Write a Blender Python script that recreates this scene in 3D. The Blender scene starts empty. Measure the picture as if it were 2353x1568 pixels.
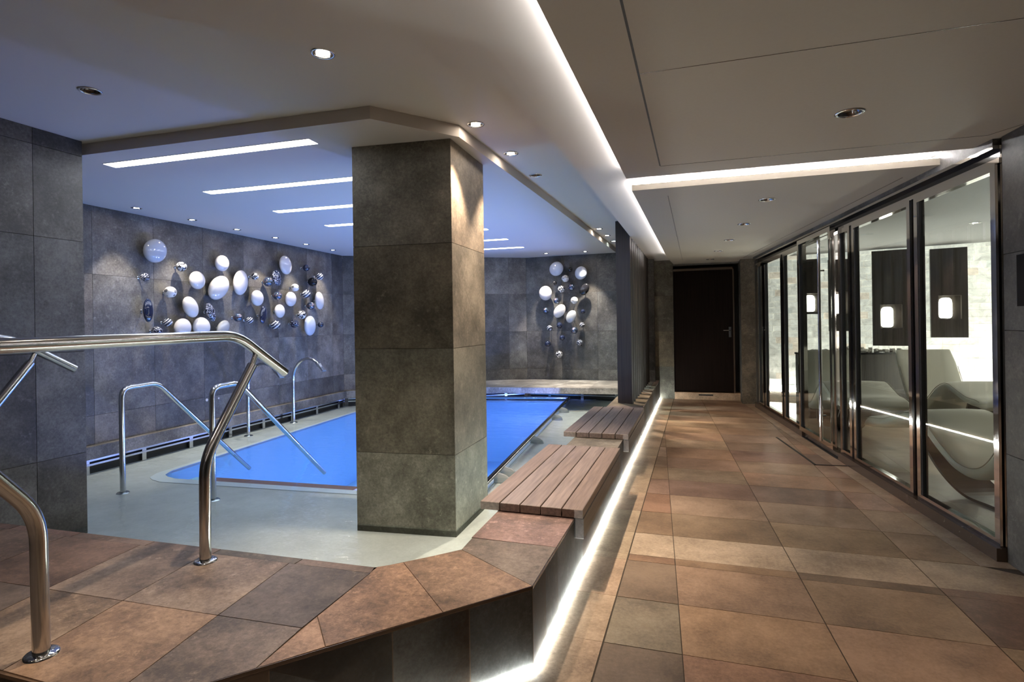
import bpy, math, random
from mathutils import Vector, Matrix
from mathutils.geometry import tessellate_polygon
random.seed(7)
S = bpy.context.scene
C = S.collection
PI = math.pi
# ------------------------------------------------------------------ camera model (metres, z=0 corridor floor)
FPX, CX, CY, HC = 1275., 1176.5, 744., 1.4
TH = math.atan(424/1275.); RHO = .015
FW = Vector((-math.sin(TH), math.cos(TH), 0)); R0 = Vector((math.cos(TH), math.sin(TH), 0))
UP = (Vector((0,0,1))*math.cos(RHO) + R0*math.sin(RHO)); RT = (R0*math.cos(RHO) - Vector((0,0,1))*math.sin(RHO))
def ray(x, y): return FW + RT*((x-CX)/FPX) - UP*((y-CY)/FPX)
def bp(x, y, z):
    d = ray(x, y); t = (z-HC)/d.z
    return (d.x*t, d.y*t)
def wp(x, y, p, q):
    n = (q[1]-p[1], -(q[0]-p[0])); d = ray(x, y)
    t = (n[0]*p[0]+n[1]*p[1])/(n[0]*d.x+n[1]*d.y)
    return Vector((d.x*t, d.y*t, HC+d.z*t))
cam = bpy.data.cameras.new('camera'); co = bpy.data.objects.new('camera', cam); C.objects.link(co)
cam.sensor_width = 36; cam.lens = 36*FPX/2353; cam.shift_y = -(784-CY)/2353; cam.clip_start = .05
M = Matrix((( RT.x, UP.x, -FW.x, 0), (RT.y, UP.y, -FW.y, 0), (RT.z, UP.z, -FW.z, HC), (0,0,0,1)))
co.matrix_world = M
S.camera = co
# ------------------------------------------------------------------ heights
ZD, ZL, ZP, ZW, ZB, ZN, ZS = .337, 2.73, 2.65, .02, 2.5, 2.418, -.03
# ------------------------------------------------------------------ materials
def new_mat(name):
    m = bpy.data.materials.new(name); m.use_nodes = True
    nt = m.node_tree; b = nt.nodes['Principled BSDF']
    return m, nt, b
def N(nt, t, **k):
    n = nt.nodes.new(t)
    for a, v in k.items(): setattr(n, a, v)
    return n
def plain(name, col, rough=.5, metal=0., emit=None, es=0., coat=0., bump=0., bs=60, spec=None):
    m, nt, b = new_mat(name)
    b.inputs['Base Color'].default_value = (*col, 1); b.inputs['Roughness'].default_value = rough
    b.inputs['Metallic'].default_value = metal
    if coat: b.inputs['Coat Weight'].default_value = coat; b.inputs['Coat Roughness'].default_value = .03
    if spec is not None: b.inputs['Specular IOR Level'].default_value = spec
    if emit: b.inputs['Emission Color'].default_value = (*emit, 1); b.inputs['Emission Strength'].default_value = es
    tc = N(nt, 'ShaderNodeTexCoord'); no = N(nt, 'ShaderNodeTexNoise'); no.inputs['Scale'].default_value = bs
    nt.links.new(tc.outputs['Object'], no.inputs['Vector'])
    if bump:
        bu = N(nt, 'ShaderNodeBump'); bu.inputs['Strength'].default_value = bump; bu.inputs['Distance'].default_value = .002
        nt.links.new(no.outputs['Fac'], bu.inputs['Height']); nt.links.new(bu.outputs['Normal'], b.inputs['Normal'])
    else:
        mr = N(nt, 'ShaderNodeMapRange'); mr.inputs['To Min'].default_value = max(0, rough*.85); mr.inputs['To Max'].default_value = min(1, rough*1.15+.01)
        nt.links.new(no.outputs['Fac'], mr.inputs['Value']); nt.links.new(mr.outputs['Result'], b.inputs['Roughness'])
    return m
def stone(name, dark, mid, light, rough=.45, bump=.25, big=2.2, tint=True, specks=.5, offset=0.):
    """mottled stoneware: large clouds, fine grain, dark pits and pale specks, times the tile's own tint"""
    m, nt, b = new_mat(name); L = nt.links.new
    tc = N(nt, 'ShaderNodeTexCoord')
    mp = N(nt, 'ShaderNodeMapping'); mp.inputs['Location'].default_value = (offset, offset*2, 0); L(tc.outputs['Object'], mp.inputs['Vector'])
    at = N(nt, 'ShaderNodeAttribute'); at.attribute_name = 'tint'
    n1 = N(nt, 'ShaderNodeTexNoise'); n1.inputs['Scale'].default_value = big; n1.inputs['Detail'].default_value = 9; n1.inputs['Roughness'].default_value = .68
    L(mp.outputs['Vector'], n1.inputs['Vector'])
    if tint:
        # shift the cloud pattern per tile so that joints show
        ad = N(nt, 'ShaderNodeVectorMath', operation='ADD'); sc = N(nt, 'ShaderNodeVectorMath', operation='SCALE'); sc.inputs['Scale'].default_value = 37
        L(at.outputs['Color'], sc.inputs[0]); L(mp.outputs['Vector'], ad.inputs[0]); L(sc.outputs[0], ad.inputs[1]); L(ad.outputs[0], n1.inputs['Vector'])
    n2 = N(nt, 'ShaderNodeTexNoise'); n2.inputs['Scale'].default_value = 55; n2.inputs['Detail'].default_value = 6; n2.inputs['Roughness'].default_value = .75
    L(mp.outputs['Vector'], n2.inputs['Vector'])
    mx = N(nt, 'ShaderNodeMix'); mx.data_type = 'FLOAT'; mx.inputs[0].default_value = .36
    L(n1.outputs['Fac'], mx.inputs[2]); L(n2.outputs['Fac'], mx.inputs[3])
    cr = N(nt, 'ShaderNodeValToRGB'); e = cr.color_ramp.elements
    e[0].position = .40; e[0].color = (*dark, 1); e[1].position = .61; e[1].color = (*light, 1)
    k = e.new(.5); k.color = (*mid, 1)
    L(mx.outputs[0], cr.inputs['Fac'])
    n3 = N(nt, 'ShaderNodeTexNoise'); n3.inputs['Scale'].default_value = 16; n3.inputs['Detail'].default_value = 10; n3.inputs['Roughness'].default_value = .8
    L(mp.outputs['Vector'], n3.inputs['Vector'])
    r3 = N(nt, 'ShaderNodeMapRange'); r3.inputs['From Min'].default_value = .56; r3.inputs['From Max'].default_value = .66; r3.inputs['To Max'].default_value = specks
    L(n3.outputs['Fac'], r3.inputs['Value'])
    m2 = N(nt, 'ShaderNodeMix'); m2.data_type = 'RGBA'; m2.inputs[7].default_value = (light[0]*1.5, light[1]*1.5, light[2]*1.5, 1)
    L(r3.outputs['Result'], m2.inputs[0]); L(cr.outputs['Color'], m2.inputs[6])
    r4 = N(nt, 'ShaderNodeMapRange'); r4.inputs['From Min'].default_value = .44; r4.inputs['From Max'].default_value = .35; r4.inputs['To Max'].default_value = specks
    L(n3.outputs['Fac'], r4.inputs['Value'])
    m3 = N(nt, 'ShaderNodeMix'); m3.data_type = 'RGBA'; m3.inputs[7].default_value = (dark[0]*.5, dark[1]*.5, dark[2]*.5, 1)
    L(r4.outputs['Result'], m3.inputs[0]); L(m2.outputs[2], m3.inputs[6])
    out = m3.outputs[2]
    if tint:
        mu = N(nt, 'ShaderNodeMix'); mu.data_type = 'RGBA'; mu.blend_type = 'MULTIPLY'; mu.inputs[0].default_value = 1
        L(out, mu.inputs[6]); L(at.outputs['Color'], mu.inputs[7]); out = mu.outputs[2]
    L(out, b.inputs['Base Color'])
    rr = N(nt, 'ShaderNodeMapRange'); rr.inputs['To Min'].default_value = rough-.1; rr.inputs['To Max'].default_value = rough+.15
    L(n2.outputs['Fac'], rr.inputs['Value']); L(rr.outputs['Result'], b.inputs['Roughness'])
    bu = N(nt, 'ShaderNodeBump'); bu.inputs['Strength'].default_value = bump; bu.inputs['Distance'].default_value = .003
    L(mx.outputs[0], bu.inputs['Height']); L(bu.outputs['Normal'], b.inputs['Normal'])
    return m
def wood(name, c1, c2, scale=(60, 60, 2.0), rough=.5, axis=None):
    m, nt, b = new_mat(name); L = nt.links.new
    tc = N(nt, 'ShaderNodeTexCoord'); mp = N(nt, 'ShaderNodeMapping'); mp.inputs['Scale'].default_value = scale
    L(tc.outputs['Object'], mp.inputs['Vector'])
    n = N(nt, 'ShaderNodeTexNoise'); n.inputs['Scale'].default_value = 1; n.inputs['Detail'].default_value = 7; n.inputs['Roughness'].default_value = .65
    L(mp.outputs['Vector'], n.inputs['Vector'])
    at = N(nt, 'ShaderNodeAttribute'); at.attribute_name = 'tint'
    cr = N(nt, 'ShaderNodeValToRGB'); e = cr.color_ramp.elements; e[0].position = .32; e[0].color = (*c1, 1); e[1].position = .68; e[1].color = (*c2, 1)
    L(n.outputs['Fac'], cr.inputs['Fac'])
    mu = N(nt, 'ShaderNodeMix'); mu.data_type = 'RGBA'; mu.blend_type = 'MULTIPLY'; mu.inputs[0].default_value = 1
    L(cr.outputs['Color'], mu.inputs[6]); L(at.outputs['Color'], mu.inputs[7]); L(mu.outputs[2], b.inputs['Base Color'])
    b.inputs['Roughness'].default_value = rough
    bu = N(nt, 'ShaderNodeBump'); bu.inputs['Strength'].default_value = .15; bu.inputs['Distance'].default_value = .002
    L(n.outputs['Fac'], bu.inputs['Height']); L(bu.outputs['Normal'], b.inputs['Normal'])
    return m
def clear(name, tint, ior=1.45, rough=0., bump=0., bscale=3., boost=1.):
    """see-through sheet: lets light straight through and mirrors by Fresnel"""
    m, nt, b = new_mat(name); L = nt.links.new
    nt.nodes.remove(b); o = nt.nodes['Material Output']
    tr = N(nt, 'ShaderNodeBsdfTransparent'); tr.inputs['Color'].default_value = (*tint, 1)
    gl = N(nt, 'ShaderNodeBsdfGlossy'); gl.inputs['Roughness'].default_value = rough
    # Schlick's Fresnel on |N.I|, the same from both sides of the sheet
    ge = N(nt, 'ShaderNodeNewGeometry'); dp = N(nt, 'ShaderNodeVectorMath', operation='DOT_PRODUCT'); L(ge.outputs['Normal'], dp.inputs[0]); L(ge.outputs['Incoming'], dp.inputs[1])
    ab = N(nt, 'ShaderNodeMath', operation='ABSOLUTE'); L(dp.outputs['Value'], ab.inputs[0])
    om = N(nt, 'ShaderNodeMath', operation='SUBTRACT'); om.inputs[0].default_value = 1; L(ab.outputs[0], om.inputs[1])
    pw = N(nt, 'ShaderNodeMath', operation='POWER'); pw.inputs[1].default_value = 5; L(om.outputs[0], pw.inputs[0])
    f0 = ((ior-1)/(ior+1))**2*boost
    mu = N(nt, 'ShaderNodeMath', operation='MULTIPLY_ADD'); mu.inputs[1].default_value = 1-f0; mu.inputs[2].default_value = f0; mu.use_clamp = True
    mi = N(nt, 'ShaderNodeMixShader')
    L(pw.outputs[0], mu.inputs[0]); L(mu.outputs[0], mi.inputs[0]); L(tr.outputs[0], mi.inputs[1]); L(gl.outputs[0], mi.inputs[2]); L(mi.outputs[0], o.inputs['Surface'])
    if bump:
        tc = N(nt, 'ShaderNodeTexCoord'); no = N(nt, 'ShaderNodeTexNoise'); no.inputs['Scale'].default_value = bscale; no.inputs['Detail'].default_value = 3
        mp = N(nt, 'ShaderNodeMapping'); mp.inputs['Scale'].default_value = (1, 1.8, 1)
        L(tc.outputs['Object'], mp.inputs['Vector']); L(mp.outputs['Vector'], no.inputs['Vector'])
        bu = N(nt, 'ShaderNodeBump'); bu.inputs['Strength'].default_value = bump; bu.inputs['Distance'].default_value = .02
        L(no.outputs['Fac'], bu.inputs['Height']); L(bu.outputs['Normal'], gl.inputs['Normal'])
    return m
def swirl(name, c1, c2, scale=9., dist=9., rough=.08, metal=0., bands=.5):
    m, nt, b = new_mat(name); L = nt.links.new
    tc = N(nt, 'ShaderNodeTexCoord'); w = N(nt, 'ShaderNodeTexWave'); w.wave_type = 'RINGS'; w.rings_direction = 'SPHERICAL'
    w.inputs['Scale'].default_value = scale; w.inputs['Distortion'].default_value = dist; w.inputs['Detail'].default_value = 1; w.inputs['Detail Scale'].default_value = 2.5
    mp = N(nt, 'ShaderNodeMapping'); mp.inputs['Location'].default_value = (.015, -.02, .01)
    L(tc.outputs['Object'], mp.inputs['Vector']); L(mp.outputs['Vector'], w.inputs['Vector'])
    cr = N(nt, 'ShaderNodeValToRGB'); e = cr.color_ramp.elements; e[0].position = bands-.06; e[0].color = (*c1, 1); e[1].position = bands+.06; e[1].color = (*c2, 1)
    L(w.outputs['Fac'], cr.inputs['Fac']); L(cr.outputs['Color'], b.inputs['Base Color'])
    b.inputs['Roughness'].default_value = rough; b.inputs['Metallic'].default_value = metal; b.inputs['Coat Weight'].default_value = .8; b.inputs['Coat Roughness'].default_value = .02
    return m
def spots(name, c1, c2, scale=28., size=.35, rough=.08):
    m, nt, b = new_mat(name); L = nt.links.new
    tc = N(nt, 'ShaderNodeTexCoord'); v = N(nt, 'ShaderNodeTexVoronoi'); v.inputs['Scale'].default_value = scale; v.inputs['Randomness'].default_value = .35
    L(tc.outputs['Object'], v.inputs['Vector'])
    cr = N(nt, 'ShaderNodeValToRGB'); e = cr.color_ramp.elements; e[0].position = size-.03; e[0].color = (*c2, 1); e[1].position = size+.03; e[1].color = (*c1, 1)
    L(v.outputs['Distance'], cr.inputs['Fac']); L(cr.outputs['Color'], b.inputs['Base Color'])
    b.inputs['Roughness'].default_value = rough; b.inputs['Coat Weight'].default_value = .8
    return m
def irid(name):
    m, nt, b = new_mat(name); L = nt.links.new
    tc = N(nt, 'ShaderNodeTexCoord'); n = N(nt, 'ShaderNodeTexNoise'); n.inputs['Scale'].default_value = 14; n.inputs['Distortion'].default_value = 2
    L(tc.outputs['Object'], n.inputs['Vector'])
    cr = N(nt, 'ShaderNodeValToRGB'); e = cr.color_ramp.elements
    e[0].position = .3; e[0].color = (.04, .05, .12, 1); e[1].position = .7; e[1].color = (.5, .46, .44, 1)
    for p, c in ((.42, (.22, .26, .45)), (.5, (.06, .15, .18)), (.58, (.35, .22, .28))): k = e.new(p); k.color = (*c, 1)
    L(n.outputs['Fac'], cr.inputs['Fac']); L(cr.outputs['Color'], b.inputs['Base Color'])
    b.inputs['Metallic'].default_value = .85; b.inputs['Roughness'].default_value = .12
    return m
MT = {}
MT['wallstone'] = stone('dark grey stoneware', (.055,.050,.044), (.115,.107,.096), (.215,.203,.184), rough=.5, bump=.3)
MT['colstone'] = stone('column stoneware', (.065,.059,.047), (.135,.124,.102), (.24,.223,.190), rough=.5, bump=.35)
MT['deckstone'] = stone('rust brown stoneware', (.10,.072,.053), (.23,.168,.125), (.40,.305,.235), rough=.5, bump=.35)
MT['floortile'] = stone('brown floor stoneware', (.16,.115,.082), (.27,.20,.145), (.38,.29,.22), rough=.42, bump=.15, specks=.25)
MT['ledge'] = stone('pale cream pool tile', (.48,.455,.425), (.55,.525,.49), (.62,.60,.565), rough=.4, bump=.05, specks=.1)
MT['lfloor'] = stone('beige lounge tile', (.36,.30,.23), (.44,.37,.29), (.52,.45,.36), rough=.3, bump=.05, specks=.15)
MT['grout'] = plain('dark grout', (.055,.045,.035), .9, bump=.2)
MT['groutl'] = plain('tan grout', (.16,.10,.06), .9, bump=.2)
MT['paint'] = plain('off white ceiling paint', (.56,.52,.48), .75)
MT['panelpaint'] = plain('cream panel paint', (.37,.32,.26), .7)
MT['dkpaint'] = plain('grey lounge ceiling paint', (.20,.19,.18), .6)
MT['steel'] = plain('polished stainless steel', (.56,.57,.585), .16, 1.)
MT['chrome'] = plain('chrome', (.78,.77,.76), .06, 1.)
MT['dchrome'] = plain('dark chrome reflector', (.25,.24,.25), .1, 1.)
MT['black'] = plain('black gap', (.008,.008,.009), .5)
MT['blackgloss'] = plain('black gloss', (.010,.010,.012), .12)
MT['rubber'] = plain('dark gasket', (.02,.02,.022), .6)
MT['bluetile'] = plain('blue pool mosaic', (.26,.52,.74), .35)
MT['steptile'] = plain('brown step tile', (.26,.12,.085), .5)
MT['white'] = plain('white glazed ceramic', (.60,.575,.56), .12, coat=.8)
MT['bluewhite'] = plain('blue white glass', (.46,.50,.58), .08, coat=1.)
MT['greystone'] = plain('silver grey glass', (.34,.35,.35), .15, coat=1.)
MT['navy'] = plain('deep blue glass', (.012,.018,.045), .07, coat=1.)
MT['marble'] = swirl('black and white swirl glass', (.03,.03,.035), (.65,.65,.64), 12, 7)
MT['marblew'] = swirl('white and grey swirl glass', (.35,.34,.32), (.75,.74,.70), 12, 6)
MT['darkswirl'] = swirl('dark blue swirl glass', (.012,.016,.035), (.50,.52,.60), 13, 14, bands=.86)
MT['ring'] = swirl('ringed glass', (.04,.045,.07), (.62,.64,.68), 22, 1.2, bands=.7)
MT['mirror'] = irid('iridescent mirror glass')
MT['spotw'] = spots('white glass with grey spots', (.78,.76,.73), (.20,.20,.20), 16, .33)
MT['spotd'] = spots('dark glass with pale spots', (.015,.018,.04), (.65,.68,.78), 34, .22)
MT['benchwood'] = wood('grey brown bench wood', (.125,.098,.088), (.26,.205,.18), (55, 3, 55), .42)
MT['slat'] = wood('dark slat wood', (.022,.015,.011), (.055,.038,.028), (70, 70, 1.2), .5)
MT['doorwood'] = wood('near black door wood', (.008,.005,.004), (.018,.011,.009), (80, 80, 1.5), .75)
MT['doorwood'].node_tree.nodes['Principled BSDF'].inputs['Specular IOR Level'].default_value = .08
MT['panelwood'] = wood('dark walnut panel', (.018,.014,.011), (.05,.04,.032), (60, 60, 1.4), .4)
MT['bronze'] = plain('bronze brown plinth', (.10,.07,.052), .25, .3)
MT['cream'] = plain('cream leather', (.56,.54,.46), .45)
MT['creamseam'] = plain('cream seam piping', (.30,.28,.23), .5)
MT['legwood'] = plain('dark stained leg', (.045,.033,.024), .35)
MT['salt'] = plain('pale salt crystal', (.8,.76,.7), .4, bump=.4)
MT['led'] = plain('white led', (1,1,1), .5, emit=(.93,1.,.97), es=50.)
MT['ledpool'] = plain('pool ceiling diffuser', (1,1,1), .5, emit=(.90,.94,1.), es=13.)
MT['ledcove'] = plain('cove led', (1,1,1), .5, emit=(.98,.98,1.), es=42.)
MT['ledslot'] = plain('slot led', (1,1,1), .5, emit=(.98,.98,1.), es=75.)
MT['ledwater'] = plain('waterline led', (1,1,1), .5, emit=(.88,1.,.90), es=26.)
MT['ledbrick'] = plain('brick wall led', (1,1,1), .5, emit=(1.,.99,.95), es=260.)
MT['lampwarm'] = plain('warm lamp', (1,1,1), .5, emit=(1.,.84,.68), es=60.)
MT['lampcool'] = plain('cool lamp', (1,1,1), .5, emit=(.85,1.,.95), es=25.)
MT['lampoff'] = plain('unlit lamp glass', (.12,.08,.05), .2)
MT['niche'] = plain('niche shade glass', (1,1,1), .5, emit=(1.,.93,.80), es=7.)
MT['glass'] = clear('window glass', (.90,.95,.93), 1.5, boost=1.5)
MT['water'] = clear('water', (.86,.95,.97), 1.33, rough=.06, bump=.5, bscale=4.)
MT['underlamp'] = plain('underwater lamp lens', (1,1,1), .5, emit=(.10,.30,1.), es=4.)
# ------------------------------------------------------------------ mesh builder
class MB:
    def __init__(s): s.v=[]; s.f=[]; s.t=[]; s.sm=[]; s.mi=[]
    def add(s, vs, fs, tint=(1,1,1), smooth=False, mi=0):
        o = len(s.v); s.v += [tuple(v) for v in vs]
        for f in fs: s.f.append(tuple(i+o for i in f)); s.t.append(tint); s.sm.append(smooth); s.mi.append(mi)
    def box(s, a, b, tint=(1,1,1), mi=0, bev=0.):
        x0,y0,z0 = (min(a[i],b[i]) for i in range(3)); x1,y1,z1 = (max(a[i],b[i]) for i in range(3))
        s.prism([(x0,y0),(x1,y0),(x1,y1),(x0,y1)], z0, z1, tint, mi, bev)
    def prism(s, P, z0, z1, tint=(1,1,1), mi=0, bev=0.):
        n = len(P)
        area = sum(P[i][0]*P[(i+1)%n][1]-P[(i+1)%n][0]*P[i][1] for i in range(n))
        if area < 0: P = P[::-1]
        if bev:
            c = (sum(p[0] for p in P)/n, sum(p[1] for p in P)/n)
            def sh(p):
                d = math.hypot(p[0]-c[0], p[1]-c[1]); 
                return (p[0]-(1 if p[0]>c[0] else -1)*bev, p[1]-(1 if p[1]>c[1] else -1)*bev)
            rings = [([sh(p) for p in P], z0), (P, z0+bev), (P, z1-bev), ([sh(p) for p in P], z1)]
        else: rings = [(P, z0), (P, z1)]
        vs = [(p[0],p[1],z) for Q, z in rings for p in Q]
        fs = []
        for k in range(len(rings)-1):
            for i in range(n):
                j = (i+1)%n; fs.append((k*n+i, k*n+j, (k+1)*n+j, (k+1)*n+i))
        k = (len(rings)-1)*n
        fs.append(tuple(range(n-1,-1,-1))); fs.append(tuple(range(k, k+n)))
        s.add(vs, fs, tint, False, mi)
    def obox(s, o, ux, uy, uz, tint=(1,1,1), mi=0):
        o,ux,uy,uz = map(Vector, (o,ux,uy,uz))
        vs = [o, o+ux, o+ux+uy, o+uy, o+uz, o+ux+uz, o+ux+uy+uz, o+uy+uz]
        s.add(vs, [(0,3,2,1),(4,5,6,7),(0,1,5,4),(1,2,6,5),(2,3,7,6),(3,0,4,7)], tint, False, mi)
    def tube(s, path, r, n=16, cap=True, tint=(1,1,1), mi=0):
        path = [Vector(p) for p in path]; m = len(path); rs = r if isinstance(r, (list,tuple)) else [r]*m
        tans = []
        for i in range(m):
            a = path[max(0,i-1)]; b = path[min(m-1,i+1)]; tans.append((b-a).normalized())
        u = tans[0].orthogonal().normalized(); vs = []
        for i in range(m):
            t = tans[i]; u = (u - t*u.dot(t)).normalized(); w = t.cross(u)
            for k in range(n):
                a = 2*PI*k/n; vs.append(path[i] + (u*math.cos(a)+w*math.sin(a))*rs[i])
        fs = [(i*n+k, i*n+(k+1)%n, (i+1)*n+(k+1)%n, (i+1)*n+k) for i in range(m-1) for k in range(n)]
        s.add(vs, fs, tint, True, mi)
        if cap:
            s.add(vs[:n], [tuple(range(n-1,-1,-1))], tint, False, mi); s.add(vs[-n:], [tuple(range(n))], tint, False, mi)
    def lathe(s, prof, c=(0,0,0), n=32, tint=(1,1,1), mi=0, smooth=True):
        vs = [(c[0]+r*math.cos(2*PI*k/n), c[1]+r*math.sin(2*PI*k/n), c[2]+z) for r,z in prof for k in range(n)]
        fs = [(i*n+k, i*n+(k+1)%n, (i+1)*n+(k+1)%n, (i+1)*n+k) for i in range(len(prof)-1) for k in range(n)]
        s.add(vs, fs, tint, smooth, mi)
    def ell(s, a, b, c, n=28, m=18, lump=0., seed=0, tint=(1,1,1)):
        vs = [(0,0,-c)]; 
        for j in range(1,m):
            ph = -PI/2 + PI*j/m
            for k in range(n):
                th = 2*PI*k/n; q = 1+lump*math.sin(th+seed)*math.cos(ph)+lump*.6*math.sin(2*th+seed*2)*math.cos(ph)
                vs.append((a*math.cos(ph)*math.cos(th)*q, b*math.cos(ph)*math.sin(th)*q, c*math.sin(ph)))
        vs.append((0,0,c)); fs = []
        for k in range(n): fs.append((0, 1+(k+1)%n, 1+k))
        for j in range(m-2):
            for k in range(n):
                p = 1+j*n; fs.append((p+k, p+(k+1)%n, p+n+(k+1)%n, p+n+k))
        p = 1+(m-2)*n
        for k in range(n): fs.append((p+k, p+(k+1)%n, len(vs)-1))
        s.add(vs, fs, tint, True)
    def build(s, name, mats, parent=None, loc=None):
        me = bpy.data.meshes.new(name); me.from_pydata(s.v, [], s.f)
        if not isinstance(mats, (list,tuple)): mats = [mats]
        for m in mats: me.materials.append(MT[m] if isinstance(m, str) else m)
        at = me.color_attributes.new('tint', 'FLOAT_COLOR', 'CORNER'); i = 0
        for p, t, sm, mi in zip(me.polygons, s.t, s.sm, s.mi):
            p.use_smooth = sm; p.material_index = mi
            for li in p.loop_indices: at.data[li].color = (*t, 1)
        me.update()
        o = bpy.data.objects.new(name, me); C.objects.link(o)
        if parent: o.parent = parent
        if loc: o.location = loc
        return o
def tag(o, label, cat, group=None):
    o['label'] = label; o['category'] = cat
    if group: o['group'] = group
    return o
def thing(name, label, cat, loc=(0,0,0), group=None, rz=0.):
    o = bpy.data.objects.new(name, None); C.objects.link(o); o.location = loc; o.rotation_euler = (0,0,rz); o.empty_display_size = .1
    return tag(o, label, cat, group)
def struct(o, label=None):
    o['kind'] = 'structure'
    if label: o['label'] = label
    return o
def fillet(P, r, n=6):
    P = [Vector(p) for p in P]; out = [P[0]]
    rr = r if isinstance(r, (list,tuple)) else [r]*len(P)
    for i in range(1, len(P)-1):
        a, b, c = P[i-1], P[i], P[i+1]; d1 = (a-b).normalized(); d2 = (c-b).normalized()
        q = min(rr[i], (a-b).length*.48, (c-b).length*.48)
        for k in range(n+1):
            t = k/n; out.append((b+d1*q)*(1-t)**2 + b*2*t*(1-t) + (b+d2*q)*t*t)
    out.append(P[-1]); return out
def spot(name, loc, target, energy, col, angle=50, blend=.5, size=.03, parent=None):
    l = bpy.data.lights.new(name, 'SPOT'); l.energy = energy; l.color = col; l.spot_size = math.radians(angle); l.spot_blend = blend; l.shadow_soft_size = size
    o = bpy.data.objects.new(name, l); C.objects.link(o); o.location = loc
    o.rotation_euler = (Vector(target)-Vector(loc)).to_track_quat('-Z', 'Y').to_euler()
    if parent: o.parent = parent; o.matrix_parent_inverse = Matrix.Translation(-Vector(parent.location))
    return o
def area(name, loc, target, energy, col, sx, sy, parent=None):
    l = bpy.data.lights.new(name, 'AREA'); l.energy = energy; l.color = col; l.shape = 'RECTANGLE'; l.size = sx; l.size_y = sy
    o = bpy.data.objects.new(name, l); C.objects.link(o); o.location = loc
    o.rotation_euler = (Vector(target)-Vector(loc)).to_track_quat('-Z', 'Y').to_euler()
    return o
def vt(lo=.8, hi=1.2, warm=.06):
    k = random.uniform(lo, hi); w = random.uniform(-warm, warm)
    return (k*(1+w), k, k*(1-w))
# ------------------------------------------------------------------ tiled vertical wall: real tiles set on a grout bed
def tiled_wall(mb, p, q, us, zs, back=.12, gap=.0015, lo=.75, hi=1.25, warm=.05, proud=.006, tints=None):
    """tiles face the side to the right of p->q ... normal n; us: joints along the wall in metres, zs: joints in height"""
    p = Vector((p[0],p[1],0)); q = Vector((q[0],q[1],0)); d = (q-p).normalized(); n = Vector((d.y,-d.x,0))
    L = (q-p).length
    us = [0]+[u for u in us if .02 < u < L-.02]+[L]
    mb.obox(p+d*.007-n*back+Vector((0,0,zs[0])), d*(L-.014), n*(back-proud), Vector((0,0,zs[-1]-zs[0])), mi=1)
    for i in range(len(us)-1):
        for j in range(len(zs)-1):
            u0,u1,z0,z1 = us[i]+gap, us[i+1]-gap, zs[j]+gap, zs[j+1]-gap
            t = tints(i, j) if tints else vt(lo, hi, warm)
            mb.obox(p+d*u0-n*proud*1.5+Vector((0,0,z0)), d*(u1-u0), n*proud*1.5, Vector((0,0,z1-z0)), t)
def tile_poly(mb, P, z, tint, gap=.0015, th=.004):
    n = len(P); c = Vector((sum(p[0] for p in P)/n, sum(p[1] for p in P)/n))
    Q = []
    for p in P:
        v = Vector((p[0],p[1]))-c; l = v.length
        Q.append(tuple(c + v*max(0, (l-gap*1.4)/l)) if l > 1e-6 else tuple(p))
    mb.prism(Q, z-th, z, tint)
# ================================================================== ARCHITECTURE
def slab(name, P, z0, z1, holes, mat, label):
    """ceiling slab with real round openings in its underside"""
    area_ = sum(P[i][0]*P[(i+1)%len(P)][1]-P[(i+1)%len(P)][0]*P[i][1] for i in range(len(P)))
    if area_ < 0: P = P[::-1]
    loops = [[Vector((x,y,0)) for x,y in P]]
    for hx, hy, hr in holes:
        loops.append([Vector((hx+hr*math.cos(-2*PI*k/24), hy+hr*math.sin(-2*PI*k/24), 0)) for k in range(24)])
    tris = tessellate_polygon(loops)
    flat = [v for l in loops for v in l]
    mb = MB()
    def nrm(t):
        a,b,c = (flat[i] for i in t); return (b-a).cross(c-a).z
    mb.add([(v.x,v.y,z0) for v in flat], [t if nrm(t) < 0 else t[::-1] for t in tris])
    n = len(P)
    vs = [(x,y,z0) for x,y in P]+[(x,y,z1) for x,y in P]
    mb.add(vs, [(i,(i+1)%n,n+(i+1)%n,n+i) for i in range(n)]+[tuple(range(n,2*n))])
    return struct(mb.build(name, mat), label)
LW0, LW1 = (-5.69, 2.78), (-5.965, 8.42)       # pool's long wall
FW0, FW1 = (-3.07, 10.12), (-.70, 10.06)       # pool's end wall
dl_left = [(-3.182,2.194,0),(-1.708,2.28,1),(-1.376,3.434,1),(-1.358,4.119,1),(-1.352,4.80,0),(-1.30,7.888,1),(-1.285,8.54,1),(-1.275,9.19,2)]
dl_pool = [(-5.46,4.211),(-5.49,4.904),(-5.53,5.601),(-5.565,6.315),(-5.60,7.004),(-5.64,7.711),(-2.546,9.65),(-1.843,9.688)]
dl_corr = [(.734,3.14),(.58,5.145),(.493,6.354),(.409,7.534),(.32,8.663),(.23,9.767)]
HR = .048
slab('ceiling', [(-6.6,-2.5),(-.78,-2.5),(-.78,10.6),(-6.6,10.6)], ZL, ZL+.12, [(x,y,HR) for x,y,k in dl_left], 'paint', 'upper white ceiling between pool and corridor')
pool_poly = [(-4.147,2.80),(-1.853,2.913),(-1.484,3.405),(-1.354,10.09),(-3.07,10.12),(-5.95,8.40),(-5.735,3.87),(-5.68,2.78)]
slab('ceiling_pool', pool_poly, ZP, ZL-.001, [(x,y,HR*.85) for x,y in dl_pool], 'paint', 'lowered ceiling over the pool')
slab('ceiling_beam', [(-.795,10.6),(-.797,6.2),(-.80,4.0),(-.814,2.66),(-.83,2.47),(-1.439,1.809),(-1.669,1.574),(-1.84,1.40),(-1.86,-2.5),(4.2,-2.5),(4.2,10.6)], ZB, ZB+.24, [], 'paint', 'wide ceiling soffit above the corridor')
HRC = .055
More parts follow.
